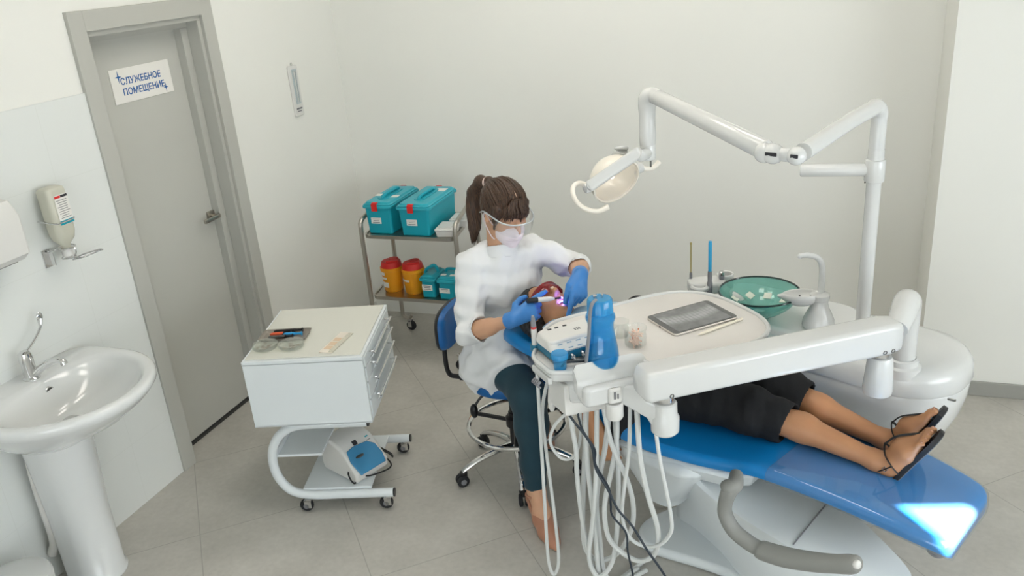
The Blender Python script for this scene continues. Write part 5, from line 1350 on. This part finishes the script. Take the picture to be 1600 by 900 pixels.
f.ac((-1.28, 2.98, .60), (-1.14, 3.13, .60), .10, .10, .05)
f.ach([(-1.34, 3.02, .52), (-1.23, 2.90, .50)], [.085, .06], .05); f.ae((-1.275, 2.985, .555), (.175, .17, .08), TR3, .04); f.ach([(-1.385, 2.985, .53), (-1.325, 2.89, .515)], [.045, .045], .04)
f.noise(.0045, np.array((34, 34, 30)), 3); f.noise(.0034, np.array((62, 62, 52)), 5)
v = f.view((-2, 2, 0), (0, 4, .71)); v.d[...] = -F.smin(-v.d, -v.plane(hipR.lerp(knR, .70) + Vector((0, 0, .05)), Vector((.45, -.8, -.25))), .008)
f.keep(f.plane((0, 0, .455), (0, 0, -1)), .01)
dR = (wrR - elR).normalized(); f.cut(np.maximum(-f.plane(elR.lerp(wrR, .15), dR), f.cap(elR.lerp(wrR, .44), wrR, .063)), .005)
f.cut(f.cap(elR.lerp(wrR, .26), elR.lerp(wrR, .6), .044, .04), .004)
f.cut(f.cap(elL.lerp(wrL, .26), elL.lerp(wrL, .6), .043, .04), .004)
f.cut(f.cap(neck0 + Vector((.004, -.006, .0)), DH, .058, .056), .006)
coat = f.out('coat', M['coat'], t)
f = F((-1.36, 2.85, 1.02), (-1.08, 3.12, 1.16), .004)
nd = (nb_ - neck0).normalized()
nk = neck0 + Vector((.002, -.004, 0)); f.ac(nk + nd * -.04, nk + nd * .05, .074, .066, .004); f.cut(f.cap(nk + nd * -.09, nk + nd * .12, .066, .058), .002); f.keep(f.plane(nk + nd * .022, nd), .003); f.keep(f.plane(nk - nd * .03, -nd), .003)
f.out('collar', M['coat'], coat)
# trousers
f = F((-1.46, 2.62, .10), (-.82, 3.42, .74), .006)
f.ach([hipR, hipR.lerp(knR, .5), knR, knR.lerp(anR, .3), knR.lerp(anR, .7), anR + Vector((0, 0, .01))], [.092, .083, .070, .066, .052, .046], .03)
f.ach([hipL, hipL.lerp(knL, .5), knL, knL.lerp(anL, .3), anL], [.092, .083, .066, .064, .046], .03); f.ae(pel, (.15, .13, .10), TR3, .03)
f.noise(.0022, np.array((30, 30, 22)), 8)
v = f.view((-1.2, 2.6, 0), (-.9, 2.9, .3)); v.d[...] = -F.smin(-v.d, v.plane((0, 0, .135), (0, 0, 1)), .004)
f.out('trousers', M['trouser'], t)
# shoes
def shoe(heel, d, drop):
    d = Vector(d).normalized(); up_ = Vector((0, 0, 1)); s_ = d.cross(up_).normalized(); h = Vector(heel)
    lo = [min(h[i], h[i] + d[i] * .26) - .07 for i in range(3)]; hi = [max(h[i], h[i] + d[i] * .26) + .07 for i in range(3)]
    f = F(lo, hi, .0035)
    A = lambda a, z, b=0: tuple(h + d * a + Vector((0, 0, z)) + s_ * b)
    f.ach([A(.0, .02), A(.05, .012), A(.11, -.010), A(.17, -.030), A(.225, -.040), A(.265, -.046)], [.036, .036, .042, .041, .028, .010], .015)
    f.ac(A(-.004, .035), A(-.004, -.04), .028, .016, .01)
    f.keep(f.plane(A(0, -.053), (0, 0, -1)), .003)
    f.cut(f.ell(A(.090, .054), (.094, .040, .054), np.array([[d.x, s_.x, 0], [d.y, s_.y, 0], [d.z, s_.z, 1]])), .004)
    o = f.out('shoe', M['shoe'], t)
    b = B(); c = h + d * .02 + Vector((0, 0, .052)); M3 = Matrix(((d.x, s_.x, 0), (d.y, s_.y, 0), (0, 0, 1)))
    b.tube([c + M3 @ Vector((.042 * math.cos(a), .037 * math.sin(a), .010 * math.cos(a))) for a in [2 * PI * k / 16 for k in range(16)]], .005, n=8, res=2, closed=True, flat=1.0); b.out('ankle_strap', M['shoe'], o, True)
    B().box(c + M3 @ Vector((0, -.041, 0)), (.012, .006, .012), bev=.002).out('buckle', mat('gold_buckle', 'c9a86a', .3, metal=1), o, True)
shoe(heelR, fd, 0); shoe(heelL, fdL, 0)
# gloves
f = F((-1.12, 2.62, .84), (-.90, 2.90, 1.02), .003)
tips = hand(f, wrR, (.66, .70, .22), (.42, -.66, .62), -1,
     ((.05, .28, .2, .12), (.75, .8, .5), (.9, .95, .6), (.95, 1.0, .7)), ((.55, .75, .35, .036), (.85, .35, .25, .032), (.95, .0, .2, .026)), g=.0006)
dd = (wrR - elR).normalized(); f.ac(wrR - dd * .04, wrR, .0345, .029, .01)
f.keep(f.plane(wrR - dd * .028, -dd), .002)
f.out('glove', M['glove'], t, relax=1)
f = F((-1.0, 2.68, .82), (-.76, 3.02, 1.09), .003)
tips2 = hand(f, wrL, (.09, -.76, -.64), (.75, -.35, .52), 1,
     ((.12, .25, .2, -.12), (.95, 1.3, .9), (1.1, 1.4, 1.0), (1.2, 1.4, 1.0)), ((.85, .42, .10, .042), (.95, -.05, .30, .036), (.93, -.18, .45, .030)), g=.0006)
dd = (wrL - elL).normalized(); f.ac(wrL - dd * .045, wrL, .0345, .029, .01)
f.keep(f.plane(wrL - dd * .033, -dd), .002)
f.out('glove', M['glove'], t, relax=1)
# hair
def HP(H, Rm): return lambda x, y, z: tuple(H + Rm @ Vector((x, y, z)))
P = HP(DH, DR); ro = np.array(DR)
f = F([DH[i] - .19 for i in range(3)], [DH[i] + .19 for i in range(3)], .004)
f.ae(P(0, -.016, .040), (.083, .103, .090), ro, .01); f.ae(P(0, -.045, .0), (.072, .068, .075), ro, .02)
f.ac(P(0, -.1, .05), P(0, -.13, .062), .03, .02, .02)
for s_ in (1, -1): f.ach([P(.066 * s_, .042, .055), P(.072 * s_, .046, .01), P(.068 * s_, .042, -.035)], [.014, .011, .005], .012)
x, y, z = f.loc(DH, ro)
f.cut(f.ell(P(0, .090, -.040), (.066, .062, .078), ro), .008)
f.cut(f.rbox(P(.082, .0, -.012), (.02, .022, .03), .01, ro), .006); f.cut(f.rbox(P(-.082, .0, -.012), (.02, .022, .03), .01, ro), .006)
for k in range(9):   # fringe
    xx = -.052 + .013 * k; zz = .012 + .012 * abs(math.sin(k * 2.1)) + (.012 if k in (5, 6) else 0)
    yy = math.sqrt(max(0, 1 - (xx / .088) ** 2))
    f.ach([P(xx * .9, .074 * yy + .006, .066), P(xx * .97, .084 * yy + .006, .045), P(xx, .091 * yy + .006, zz)], [.007, .006, .0025], .008)
xn, yn, zn = f.loc(DH, ro)
f.d += .0016 * np.sin(90 * xn + 55 * zn + 14 * np.sin(40 * yn)) * np.clip((.08 - np.abs(yn)) * 30, 0, 1) + .001 * np.sin(170 * xn - 60 * yn)
hair = f.out('hair', M['hairbrown'], t, relax=1)
rg_ = random.Random(11)
EC, ER = Vector((0, -.016, .040)), Vector((.0835, .1035, .0905))
def on_cap(v, off=0):
    v = Vector(v) - EC; q = math.sqrt(sum((v[i] / ER[i]) ** 2 for i in range(3))); return EC + v / q * (1 + off / .09)
def lock(b, a, c, mid_pull, r, off):
    pts = []
    for k in range(9):
        u = k / 8; p = Vector(a).lerp(Vector(c), u) + Vector(mid_pull) * math.sin(PI * u); q = on_cap(p, off * (1 - .3 * abs(u - .5)))
        pts.append(Vector(P(*q)))
    b.tube(pts, [r * .5, r, r * 1.1, r * 1.1, r * 1.05, r, r, r * .8, r * .4], n=5, res=1)
b = B()
for s_ in (1, -1):
    for k in range(34):
        u = k / 33; a = Vector((s_ * (.079 - .060 * u ** 1.6), .030 + .045 * math.sin(PI * .5 * u), -.008 + .118 * u ** .8))
        lock(b, a, Vector((s_ * rg_.uniform(0, .022), -.120, .05 + rg_.uniform(-.02, .03))), (s_ * .03 * (1 - u), 0, .02 + .04 * u), rg_.uniform(.0028, .0046), rg_.uniform(-.001, .0018))
    for k in range(10):
        lock(b, (s_ * .075, -.03 - .006 * k, -.03 + .003 * k), (s_ * .012, -.121, .045), (s_ * .02, 0, 0), .004, .001)
for k in range(34):
    x1 = -.062 + .124 * k / 33 + rg_.uniform(-.003, .003); z1 = .020 + .018 * rg_.random() - .25 * abs(x1) + (.016 if .012 < x1 < .034 else 0)
    pts = []
    for m_ in range(8):
        u = m_ / 7; x = x1 * (.35 + .65 * u ** .8) + .01 * (1 if x1 > 0 else -1) * math.sin(PI * u) * .4
        z = .108 + (z1 - .108) * u ** 1.15; yy = on_cap((x, .09, z))
        y = max(yy.y + .003, .0985 * math.sqrt(max(0, 1 - (x / .088) ** 2)) + .002) if z < .07 else yy.y + .003
        pts.append(Vector(P(x, y, z)))
    r = rg_.uniform(.0022, .0038); b.tube(pts, [r * .5, r, r, r, r * .9, r * .8, r * .5, r * .15], n=5, res=1)
b.out('hair_locks', M['hairbrown'], hair, True, autos=170)
tie = Vector(P(0, -.132, .052))
pt_ = [tie, tie + Vector((-.045, .03, -.005)), tie + Vector((-.085, .05, -.06)), tie + Vector((-.095, .045, -.13)), tie + Vector((-.092, .03, -.20)), tie + Vector((-.10, .02, -.255))]
f = F([tie[i] - (.18, .08, .32)[i] for i in range(3)], [tie[i] + (.05, .12, .06)[i] for i in range(3)], .004)
f.ach(pt_, [.015, .024, .030, .029, .022, .007], .02)
for k in range(7):
    o_ = Vector((.016 * math.cos(k * .9), .016 * math.sin(k * .9), 0)); f.ach([p + o_ * (1 if 0 < i < 5 else .3) for i, p in enumerate(pt_)], [.008, .012, .014, .013, .010, .004], .006)
pon = f.out('ponytail', M['hairbrown'], hair)
b = B()
for k in range(30):
    a = rg_.uniform(0, 2 * PI); w_ = (.014, .025, .031, .031, .025, .008)
    b.tube([p + Vector((math.cos(a + .2 * i) * w_[i], math.sin(a + .2 * i) * w_[i], 0 if i else math.sin(a) * .01)) * (.95 if i else .8) + Vector((0, 0, -.02 * rg_.random() if i == 5 else 0)) for i, p in enumerate(pt_)], [.003, .004, .0045, .004, .003, .0008], n=5, res=4)
b.out('ponytail_locks', M['hairbrown'], hair, True, autos=170)
tv = (pt_[1] - pt_[0]).normalized(); B().torus(tie + tv * .006, .0185, .0065, axis=tv, n=24).out('hair_tie', mat('pale_pink_hair_tie', 'e6cfc8', .7), hair, True)
B().tube([P(.0, .040, .1255), P(.001, .052, .1188), P(.0, .062, .1115)], [.0006, .0022, .0006], n=6).out('parting', mat('scalp', 'b99a86', .6), hair, True)
# mask with ear loops
f = F([DH[i] - .16 for i in range(3)], [DH[i] + .16 for i in range(3)], .0035)
f.ae(P(0, .042, -.05), (.060, .066, .062), ro, .01); f.ac(P(0, .092, -.005), P(0, .108, -.04), .012, .016, .02); f.ae(P(0, .07, -.10), (.03, .028, .022), ro, .02)
f.d -= .003; x, y, z = f.loc(DH, ro)
f.d += .0012 * np.sin(z * 420) * np.clip((.05 - np.abs(x)) * 60, 0, 1)
f.keep(np.maximum(np.maximum(np.abs(x) - (.062), z + .008 + .12 * np.abs(x)), -(z + .118 - .35 * np.abs(x))), .004); f.keep(-(y - .030), .004)
mk = f.out('face_mask', M['mask'], t, relax=1)
for s_ in (1, -1):
    for z0 in (-.022, -.088): B().tube([P(.060 * s_, .045, z0), P(.070 * s_, .03, z0 * .8 - .005), P(.082 * s_, -.012, -.012 + (.02 if z0 > -.05 else -.02)), P(.080 * s_, -.024, -.004)], .0022, n=6).out('ear_loop', M['mask'], mk, True)
def visor(P, parent, lens, frame_m, z0, z1, w, front, back, nose=.02, name='goggles', temple=True):
    def sf(u, v):
        a = (u - .5) * 2 * R(80); x = w * math.sin(a); y = back + (front - back) * math.cos(a) ** .75 if math.cos(a) > 0 else back
        zz0 = z0 + nose * math.exp(-(x / .016) ** 2) + .012 * abs(math.sin(a)) ** 3
        return Vector(P(x, y + .004 * math.sin(PI * v), zz0 + (z1 - .008 * abs(math.sin(a)) ** 2 - zz0) * v))
    b = B(); b.surf(sf, 40, 8); g_ = b.out(name, lens, parent, True, autos=170)
    tp = [sf(k / 20, 1) for k in range(21)]; B().tube(tp, .0032, n=8, res=1).out('top_rim', frame_m, g_, True)
    if temple:
        for s_, e in ((1, 20), (-1, 0)):
            B().tube([tp[e], Vector(P(s_ * (w + .003), .02, z1 - .012)), Vector(P(s_ * .086, -.02, z1 - .022)), Vector(P(s_ * .082, -.045, z1 - .045))], .0042, n=8, flat=.6).out('temple_arm', frame_m, g_, True)
    return g_
M['clearvisor'] = thinglass('clear_visor', 'f7f8f9', .07, .05, .5)
M['clearframe'] = mat('frosted_clear_frame', 'c9cfd2', .25, trans=.2, coat=.3)
visor(P, t, M['clearvisor'], M['clearframe'], -.03, .034, .084, .135, .03)

# curing light in the right hand
a0, a1 = Vector((-1.035, 2.752, .962)), Vector((-.934, 2.835, .945))
dv = (a1 - a0); LL = dv.length; dv = dv.normalized(); 
t2 = thing('curing_light', 'black and white pen-shaped curing light glowing violet in the dentist\'s gloved hand', 'curing light', a0)
B().lathe([(0, 0), (.009, .0), (.0105, .002), (.0105, .042), (.0098, .043), (0, .043)], a0, n=22, axis=dv).out('rear_cap', M['black'], t2, True)
B().lathe([(0, .043), (.0098, .043), (.0098, .085), (.008, .1), (.0045, .112), (0, .112)], a0, n=22, axis=dv).out('barrel', M['white2'], t2, True)
B().lathe([(0, .112), (.0042, .112), (.0036, LL + .008), (0, LL + .008)], a0, n=12, axis=dv).out('light_guide', M['black'], t2, True)
M['violet'] = mat('violet_light_tip', 'b9a2ff', .3, emit='5b52ff', estr=30)
B().ell(a0 + dv * (LL + .010), (.004, .004, .004), n=10).out('glowing_tip', M['violet'], t2, True)
pl_ = bpy.data.lights.new('curing_glow', 'POINT'); pl_.energy = .22; pl_.color = (.25, .2, 1); pl_.shadow_soft_size = .004
po = bpy.data.objects.new('curing_glow', pl_); C.objects.link(po); po.location = a0 + dv * (LL + .018)

# ------------------------------------------------------------------ patient
t = thing('person', 'patient lying on the blue chair in red goggles, black clothes and sandals', 'person', CM @ Vector((-.2, .02, .56)), CA); patient = t
PH = Vector((-1.010, 2.892, .862)); PR = frame((.283, -.10, .94), (-.825, .415, .30)); P = HP(PH, PR); ro = np.array(PR)
c_ = lambda x, y, z: tuple(CM @ Vector((x, y, z)))
f = F((-1.16, 2.44, .42), (.46, 3.18, 1.02), .006)
head(f, PH, PR, True)
nbP = Vector(P(0, -.025, -.075)); f.ac(nbP, c_(-.57, -.06, .80), .05, .055, .03)
f.ach([c_(-.60, -.03, .79), c_(-.45, .02, .755), c_(-.28, .03, .68)], [.075, .095, .10], .05)
legs = [(c_(-.26, -.075, .655), c_(.08, -.02, .640), c_(.25, .035, .605), c_(.49, .062, .560), .0), (c_(-.26, .13, .655), c_(.08, .165, .650), c_(.24, .175, .612), c_(.47, .182, .570), .0)]
for hp, kn_, cf, an_, _ in legs: f.ach([hp, kn_, cf, an_], [.085, .053, .048, .030], .03)
f.ach([c_(-.56, -.20, .77), c_(-.50, -.31, .66), c_(-.385, -.315, .565)], [.05, .036, .026], .02)
f.ach([c_(-.56, .22, .77), c_(-.42, .30, .68), c_(-.22, .16, .80)], [.05, .036, .026], .02)
def foot(f, heel, ank, td, md, side):
    """td heel->toe, md sole normal (away from the foot), side = direction of the little toe"""
    h = Vector(heel); td = Vector(td).normalized(); md = Vector(md); md = (md - td * md.dot(td)).normalized(); lt = Vector(side); lt = (lt - td * lt.dot(td) - md * lt.dot(md)).normalized()
    A = lambda a, b, c: tuple(h + td * a + lt * b - md * c)
    f.ae(A(.02, 0, .028), (.03, .028, .03), np.array([list(td), list(lt), list(md)]).T, .015)
    f.ac(ank, A(.02, 0, .035), .035, .030, .02)
    f.ach([A(.03, .0, .035), A(.10, -.006, .04), A(.155, -.016, .022)], [.034, .030, .020], .02)
    f.ach([A(.04, .008, .025), A(.10, .018, .022), A(.15, .020, .016)], [.028, .024, .016], .02)
    for k, (a0_, a1_, b0_, b1_, r_) in enumerate(((.165, .208, -.024, -.027, .0125), (.165, .205, -.006, -.006, .009), (.162, .197, .009, .010, .0085), (.156, .187, .022, .025, .008), (.148, .174, .034, .038, .0075))):
        f.ach([A(a0_ - .03, b0_ * .8, .018), A((a0_ + a1_) / 2, (b0_ + b1_) / 2, .021), A(a1_ - r_ * .4, b1_, .011)], [r_ * 1.15, r_, r_ * .9], .004)
    return A
feet = []
for (hp, kn_, cf, an_, _), heel, td, sd in ((legs[0], c_(.548, .072, .515), Vector(c_(.655, .115, .70)) - Vector(c_(.548, .072, .515)), Vector(c_(0, -1, 0)) - Vector(c_(0, 0, 0))),
                                            (legs[1], c_(.524, .20, .525), Vector(c_(.618, .24, .715)) - Vector(c_(.524, .20, .525)), Vector(c_(0, 1, 0)) - Vector(c_(0, 0, 0)))):
    md = Vector(c_(1, .12, -.55)) - Vector(c_(0, 0, 0)); feet.append((foot(f, heel, an_, td, md, sd), an_))
wr = Vector(c_(-.385, -.315, .565)); hd_ = Vector(c_(.55, -.05, -.75)) - Vector(c_(0, 0, 0))
hand(f, wr, hd_, Vector(c_(.2, -1, .3)) - Vector(c_(0, 0, 0)), 1, ((.2, .3, .2), (.25, .35, .2), (.3, .35, .25), (.35, .4, .3)), ((.6, .7, .3, .036), (.9, .35, .2, .03), (1, .1, .2, .024)))
hand(f, c_(-.22, .16, .80), Vector(c_(.5, -.8, .05)) - Vector(c_(0, 0, 0)), Vector(c_(0, 0, 1)) - Vector(c_(0, 0, 0)), -1, ((.2, .3, .2), (.25, .35, .2), (.3, .35, .25), (.35, .4, .3)), ((.6, .7, .3, .036), (.9, .35, .2, .03), (1, .1, .2, .024)))
pb = f.out('body', M['skin2'], t)
# mouth: lips, teeth
b = B(); b.tube([P(.022 * math.cos(a), .092 - .012 * abs(math.cos(a)), -.069 + .0155 * math.sin(a)) for a in [2 * PI * k / 20 for k in range(20)]], .0042, n=8, res=2, closed=True); b.out('lips', M['lip'], pb, True)
b = B()
for k in range(6):
    for zz in (-.0615, -.078): b.box(P(-.0125 + .005 * k, .082 - .0012 * abs(k - 2.5), zz), (.0046, .004, .007), rot=PR, bev=.001)
b.out('teeth', M['tooth'], pb, True)
b = B()
for A, an_ in feet:
    for a1_, b1_, r_ in ((.206, -.027, .007), (.203, -.006, .005), (.195, .010, .005), (.185, .025, .0045), (.172, .038, .0045)): b.ell(A(a1_, b1_, .0185), (r_ * .8,) * 3, n=8)
b.out('toenails', M['nail'], pb, True)
# hair
f = F([PH[i] - .2 for i in range(3)], [PH[i] + .2 for i in range(3)], .004)
f.ae(P(0, -.026, .040), (.088, .098, .097), ro, .01); f.ae(P(0, -.07, .0), (.075, .06, .085), ro, .03)
f.ach([P(.06, -.03, -.02), P(.07, -.05, -.07), P(.05, -.055, -.13)], [.04, .035, .02], .02); f.ach([P(-.06, -.03, -.02), P(-.06, -.05, -.08)], [.04, .03], .02)
f.cut(f.ell(P(0, .098, -.008), (.078, .088, .106), ro), .01)
for s_ in (1, -1): f.cut(f.ell(P(.09 * s_, .014, -.012), (.022, .026, .036), ro), .006)
xn, yn, zn = f.loc(PH, ro); f.d += .0015 * np.sin(120 * xn + 70 * yn + 10 * np.sin(50 * zn))
f.out('hair', M['hairblack'], t, relax=1)
# red goggles
M['redvisor'] = thinglass('red_visor', '9c2f35', .45, .08, .7); M['redframe'] = mat('red_frame', '8c2a30', .3, coat=.3)
g_ = visor(P, t, M['redvisor'], M['redframe'], -.014, .036, .079, .110, .028, nose=.014)
B().box(P(0, .112, -.006), (.017, .008, .013), rot=PR, bev=.003).out('nose_pad', mat('cream_nose_pad', 'dcc3a8', .6), g_, True)
# trousers and top
f = F((-1.0, 2.36, .48), (.22, 3.20, .96), .006)
for (hp, kn_, cf, an_, _), w_ in zip(legs, (1, 1)):
    f.ach([hp, kn_, Vector(kn_).lerp(Vector(cf), .75)], [.108, .082, .074], .03)
f.ae(c_(-.28, .03, .665), (.15, .20, .10), np.array(Matrix.Rotation(CA, 3, 'Z')), .04)
f.noise(.003, np.array((32, 32, 30)), 11); f.noise(.0015, np.array((80, 80, 60)), 12)
ldn = (Vector(c_(1, .1, -.2)) - Vector(c_(0, 0, 0)))
f.keep(f.plane(c_(.205, .10, .64), ldn), .006)
for hp, kn_, cf, an_, _ in legs: f.cut(f.cap(Vector(kn_).lerp(Vector(cf), .45), cf, .064, .062), .004)
f.out('trousers', M['blackcloth'], t)
f = F((-1.0, 2.40, .52), (-.30, 3.25, 1.0), .006)
f.ach([c_(-.595, -.02, .785), c_(-.45, .02, .755), c_(-.28, .03, .69)], [.085, .105, .115], .05)
f.ae(c_(-.43, .02, .745), (.17, .18, .09), np.array(Matrix.Rotation(CA, 3, 'Z')), .04)
f.ac(c_(-.56, -.18, .78), c_(-.505, -.305, .67), .062, .05, .03); f.ac(c_(-.56, .20, .78), c_(-.43, .29, .69), .062, .05, .03)
f.ac(c_(-.33, -.20, .62), c_(-.30, -.27, .55), .07, .05, .05)
f.noise(.003, np.array((30, 30, 26)), 14)
f.cut(f.cap(nbP, c_(-.62, -.05, .83), .06, .06), .008)
f.out('top', M['blackcloth'], t)
# bib over the chest
def bib(u, v):
    x = -.665 + .13 * v + .26 * u; y = -.26 + .34 * v
    z = .893 - .16 * max(0, u - .4) ** 1.4 - 1.2 * abs(y + .07) ** 2 + .004 * math.sin(18 * v + 5 * u)
    return CM @ Vector((x, y, z))
b = B(); b.surf(bib, 20, 24); b.thicken(.003); b.out('bib', M['bib'], t, True, autos=170)
# sandals
for A, an_ in feet:
    prof = [(-.012, .0), (-.008, .022), (.02, .030), (.06, .028), (.10, .030), (.145, .040), (.18, .041), (.205, .034), (.222, .016), (.225, -.004), (.222, -.022), (.205, -.036), (.17, -.036), (.13, -.031), (.09, -.026), (.05, -.028), (.015, -.028), (-.008, -.020)]
    b = B(); b.loft([[Vector(A(a, bb, c)) for a, bb in prof] for c in (-.014, -.012, .000, .001)]); so = b.out('sandal', M['sandal'], t, True)
    b = B(); b.loft([[Vector(A(.1 + (a - .1) * .96, bb * .94, c)) for a, bb in prof] for c in (-.0165, -.0135)]); b.out('sole', M['sole'], so, True)
    an = Vector(an_)
    st = [A(.035, .034, .0), A(.045, .040, .03), A(.058, .034, .066), A(.072, -.0, .086), A(.058, -.034, .066), A(.045, -.040, .03), A(.035, -.034, .0)]
    B().tube(st, .0052, n=8, flat=.4).out('instep_strap', M['sandal'], so, True)
    B().tube([A(.045, .040, .030), A(.005, .036, .044), A(-.018, .0, .048), A(.005, -.036, .044), A(.045, -.040, .030)], .0052, n=8, flat=.4).out('heel_strap', M['sandal'], so, True)
    B().tube([A(.072, -.0, .086), A(.112, -.008, .078), A(.150, -.014, .050), A(.172, -.015, .028), A(.180, -.015, .0)], .005, n=8, flat=.5).out('toe_strap', M['sandal'], so, True)
    b = B(); b.torus(A(.022, .040, .038), .0085, .0018, axis=Vector(A(0, 1, 0)) - Vector(A(0, 0, 0)), n=4, m=6); b.out('buckle', M['chrome'], so, True)
# ================================================================== hoses under the tray, handpiece, foot cables
t = tray
def hose(pts, r, m='hose', name='hose'): B().tube(pts, r, n=8, res=6).out(name, M[m], t, True)
hose([(-0.70, 2.30, 0.93), (-0.739, 2.287, 0.804), (-0.731, 2.296, 0.635), (-0.735, 2.304, 0.515), (-0.724, 2.313, 0.292), (-0.699, 2.321, 0.133), (-0.684, 2.33, 0.05), (-.64, 2.42, .012), (-.56, 2.56, .012)], .0085)
hose([(-0.693, 2.31, 0.87), (-0.699, 2.31, 0.613), (-0.692, 2.31, 0.459), (-0.683, 2.31, 0.321), (-0.677, 2.31, 0.135), (-.66, 2.36, .03), (-.58, 2.5, .012)], .009)
hose([(-0.648, 2.29, 0.88), (-0.661, 2.29, 0.612), (-0.671, 2.29, 0.477), (-0.688, 2.29, 0.335), (-0.704, 2.29, 0.232), (-0.696, 2.29, 0.159), (-0.663, 2.29, 0.135), (-.62, 2.31, .22), (-.60, 2.33, .5), (-.61, 2.34, .88)], .0085)
hose([(-0.63, 2.27, 0.88), (-0.606, 2.281, 0.691), (-0.564, 2.292, 0.561), (-0.546, 2.304, 0.45), (-0.556, 2.315, 0.341), (-0.599, 2.326, 0.233), (-0.657, 2.337, 0.17), (-0.712, 2.349, 0.161), (-0.743, 2.36, 0.222), (-.735, 2.37, .45), (-.70, 2.37, .86)], .0085)
hose([(-0.609, 2.33, 0.89), (-0.636, 2.33, 0.667), (-0.661, 2.33, 0.538), (-0.68, 2.33, 0.408), (-0.673, 2.33, 0.24), (-0.664, 2.33, 0.122), (-.63, 2.38, .03), (-.55, 2.5, .012)], .009)
hose([(-0.592, 2.31, 0.89), (-0.592, 2.305, 0.725), (-0.605, 2.299, 0.614), (-0.634, 2.294, 0.48), (-0.641, 2.288, 0.395), (-0.629, 2.283, 0.312), (-0.587, 2.278, 0.265), (-0.527, 2.272, 0.244), (-0.478, 2.267, 0.275), (-0.457, 2.262, 0.333), (-0.457, 2.256, 0.414), (-0.485, 2.251, 0.536), (-0.505, 2.245, 0.683), (-0.515, 2.26, 0.86)], .0088)
hose([(-0.537, 2.27, 0.87), (-0.544, 2.266, 0.69), (-0.562, 2.263, 0.552), (-0.573, 2.259, 0.439), (-0.555, 2.255, 0.358), (-0.506, 2.252, 0.326), (-0.448, 2.248, 0.345), (-0.411, 2.245, 0.404), (-0.408, 2.241, 0.465), (-0.42, 2.237, 0.556), (-0.44, 2.234, 0.681), (-0.45, 2.23, 0.78)], .0065)
hose([(-0.675, 2.26, 0.90), (-0.729, 2.255, 0.817), (-0.792, 2.27, 0.736), (-0.815, 2.285, 0.66), (-0.788, 2.3, 0.597), (-0.752, 2.315, 0.592), (-0.73, 2.33, 0.636), (-0.725, 2.345, 0.715), (-0.731, 2.36, 0.84)], .0055)
# white handpiece standing in its clip at the left edge, on a long double hose
hp = Vector((-.862, 2.335, .962))
t2 = thing('handpiece', 'white pen-shaped scaler handpiece with grey tip upright in the clip at the tray\'s left edge', 'handpiece', hp)
B().lathe([(0, 0), (.0085, 0), (.0095, .012), (.0095, .085), (.0085, .092), (0, .092)], hp, n=20).out('grip', M['white2'], t2, True)
B().lathe([(.0087, .09), (.0092, .095), (.0087, .098), (0, .098)], hp, n=20).out('red_ring', M['red'], t2, True)
B().lathe([(.0088, .097), (.0085, .11), (.0055, .132), (.0045, .135), (0, .135)], hp, n=20).out('tip', M['greyplastic'], t2, True)
hose_ = B().tube([hp + Vector((0, 0, .004)), (-0.851, 2.304, 0.867), (-0.856, 2.307, 0.62), (-0.862, 2.311, 0.355), (-0.866, 2.315, 0.157), (-0.857, 2.318, 0.087), (-0.842, 2.322, 0.087), (-0.829, 2.325, 0.156), (-0.835, 2.329, 0.347), (-0.85, 2.333, 0.605), (-0.853, 2.336, 0.752), (-0.82, 2.34, 0.88), (-.77, 2.34, .92)], .0062, n=8, res=6); hose_.out('hose', M['hose'], t2, True)
t = tray
cl = B().lathe([(.0105, .012), (.0155, .012), (.0155, .034), (.0105, .034), (.0105, .012)], hp, n=20).box(hp + Vector((.022, .012, .022)), (.03, .014, .018), rz=R(30), bev=.003).box(hp + Vector((.045, .03, .0)), (.03, .012, .05), rz=R(45), bev=.003); cl.out('holder_clip', M['petrol'], t, True)
sp = Vector((-.806, 2.30, .879))
t2 = thing('air_water_syringe', 'small white teardrop syringe handle hanging from the clips at the tray corner', 'syringe', sp)
B().lathe([(0, -.105), (.006, -.104), (.0115, -.09), (.0125, -.065), (.009, -.03), (.006, 0), (0, .002)], sp, n=18).out('handle', M['white2'], t2, True)
B().tube([sp + Vector((0, 0, 0)), sp + Vector((.004, .002, .02)), sp + Vector((.02, .01, .035))], .0035, n=8).out('tip', M['chrome'], t2, True)
# two thin black cables from the controller down to the floor
M['cable'] = mat('dark_cable', '26303a', .5)
b = B().tube([(-.655, 2.30, .987), (-0.675, 2.255, .993), (-0.732, 2.232, 0.990), (-0.748, 2.221, 0.935), (-0.74, 2.215, 0.855), (-0.707, 2.212, 0.801), (-0.653, 2.21, 0.722), (-0.641, 2.21, 0.635), (-0.603, 2.208, 0.561), (-0.573, 2.205, 0.494), (-0.526, 2.202, 0.438), (-0.479, 2.2, 0.354), (-0.425, 2.2, 0.267), (-.37, 2.2, .15), (-.30, 2.2, .03), (-.2, 2.18, .006), (-.05, 2.1, .006)], .004, n=8, res=5)
single(b, 'power_cable', M['cable'], 'black cable looping off the tray and falling to the right of the other', 'cable', 'black cables hanging from the tray')
b = B().tube([(-.635, 2.30, .987), (-.655, 2.25, .992), (-0.69, 2.218, 0.985), (-0.695, 2.212, 0.92), (-0.685, 2.212, 0.789), (-0.643, 2.214, 0.705), (-0.645, 2.222, 0.643), (-0.605, 2.224, 0.557), (-0.6, 2.22, 0.5), (-0.596, 2.22, 0.454), (-0.553, 2.22, 0.395), (-0.549, 2.22, 0.319), (-0.534, 2.22, 0.227), (-.52, 2.21, .1), (-.5, 2.2, .02), (-.45, 2.15, .006), (-.3, 2.05, .006)], .0035, n=8, res=5)
single(b, 'power_cable', M['cable'], 'black cable crossing behind and falling to the left of the other', 'cable', 'black cables hanging from the tray')
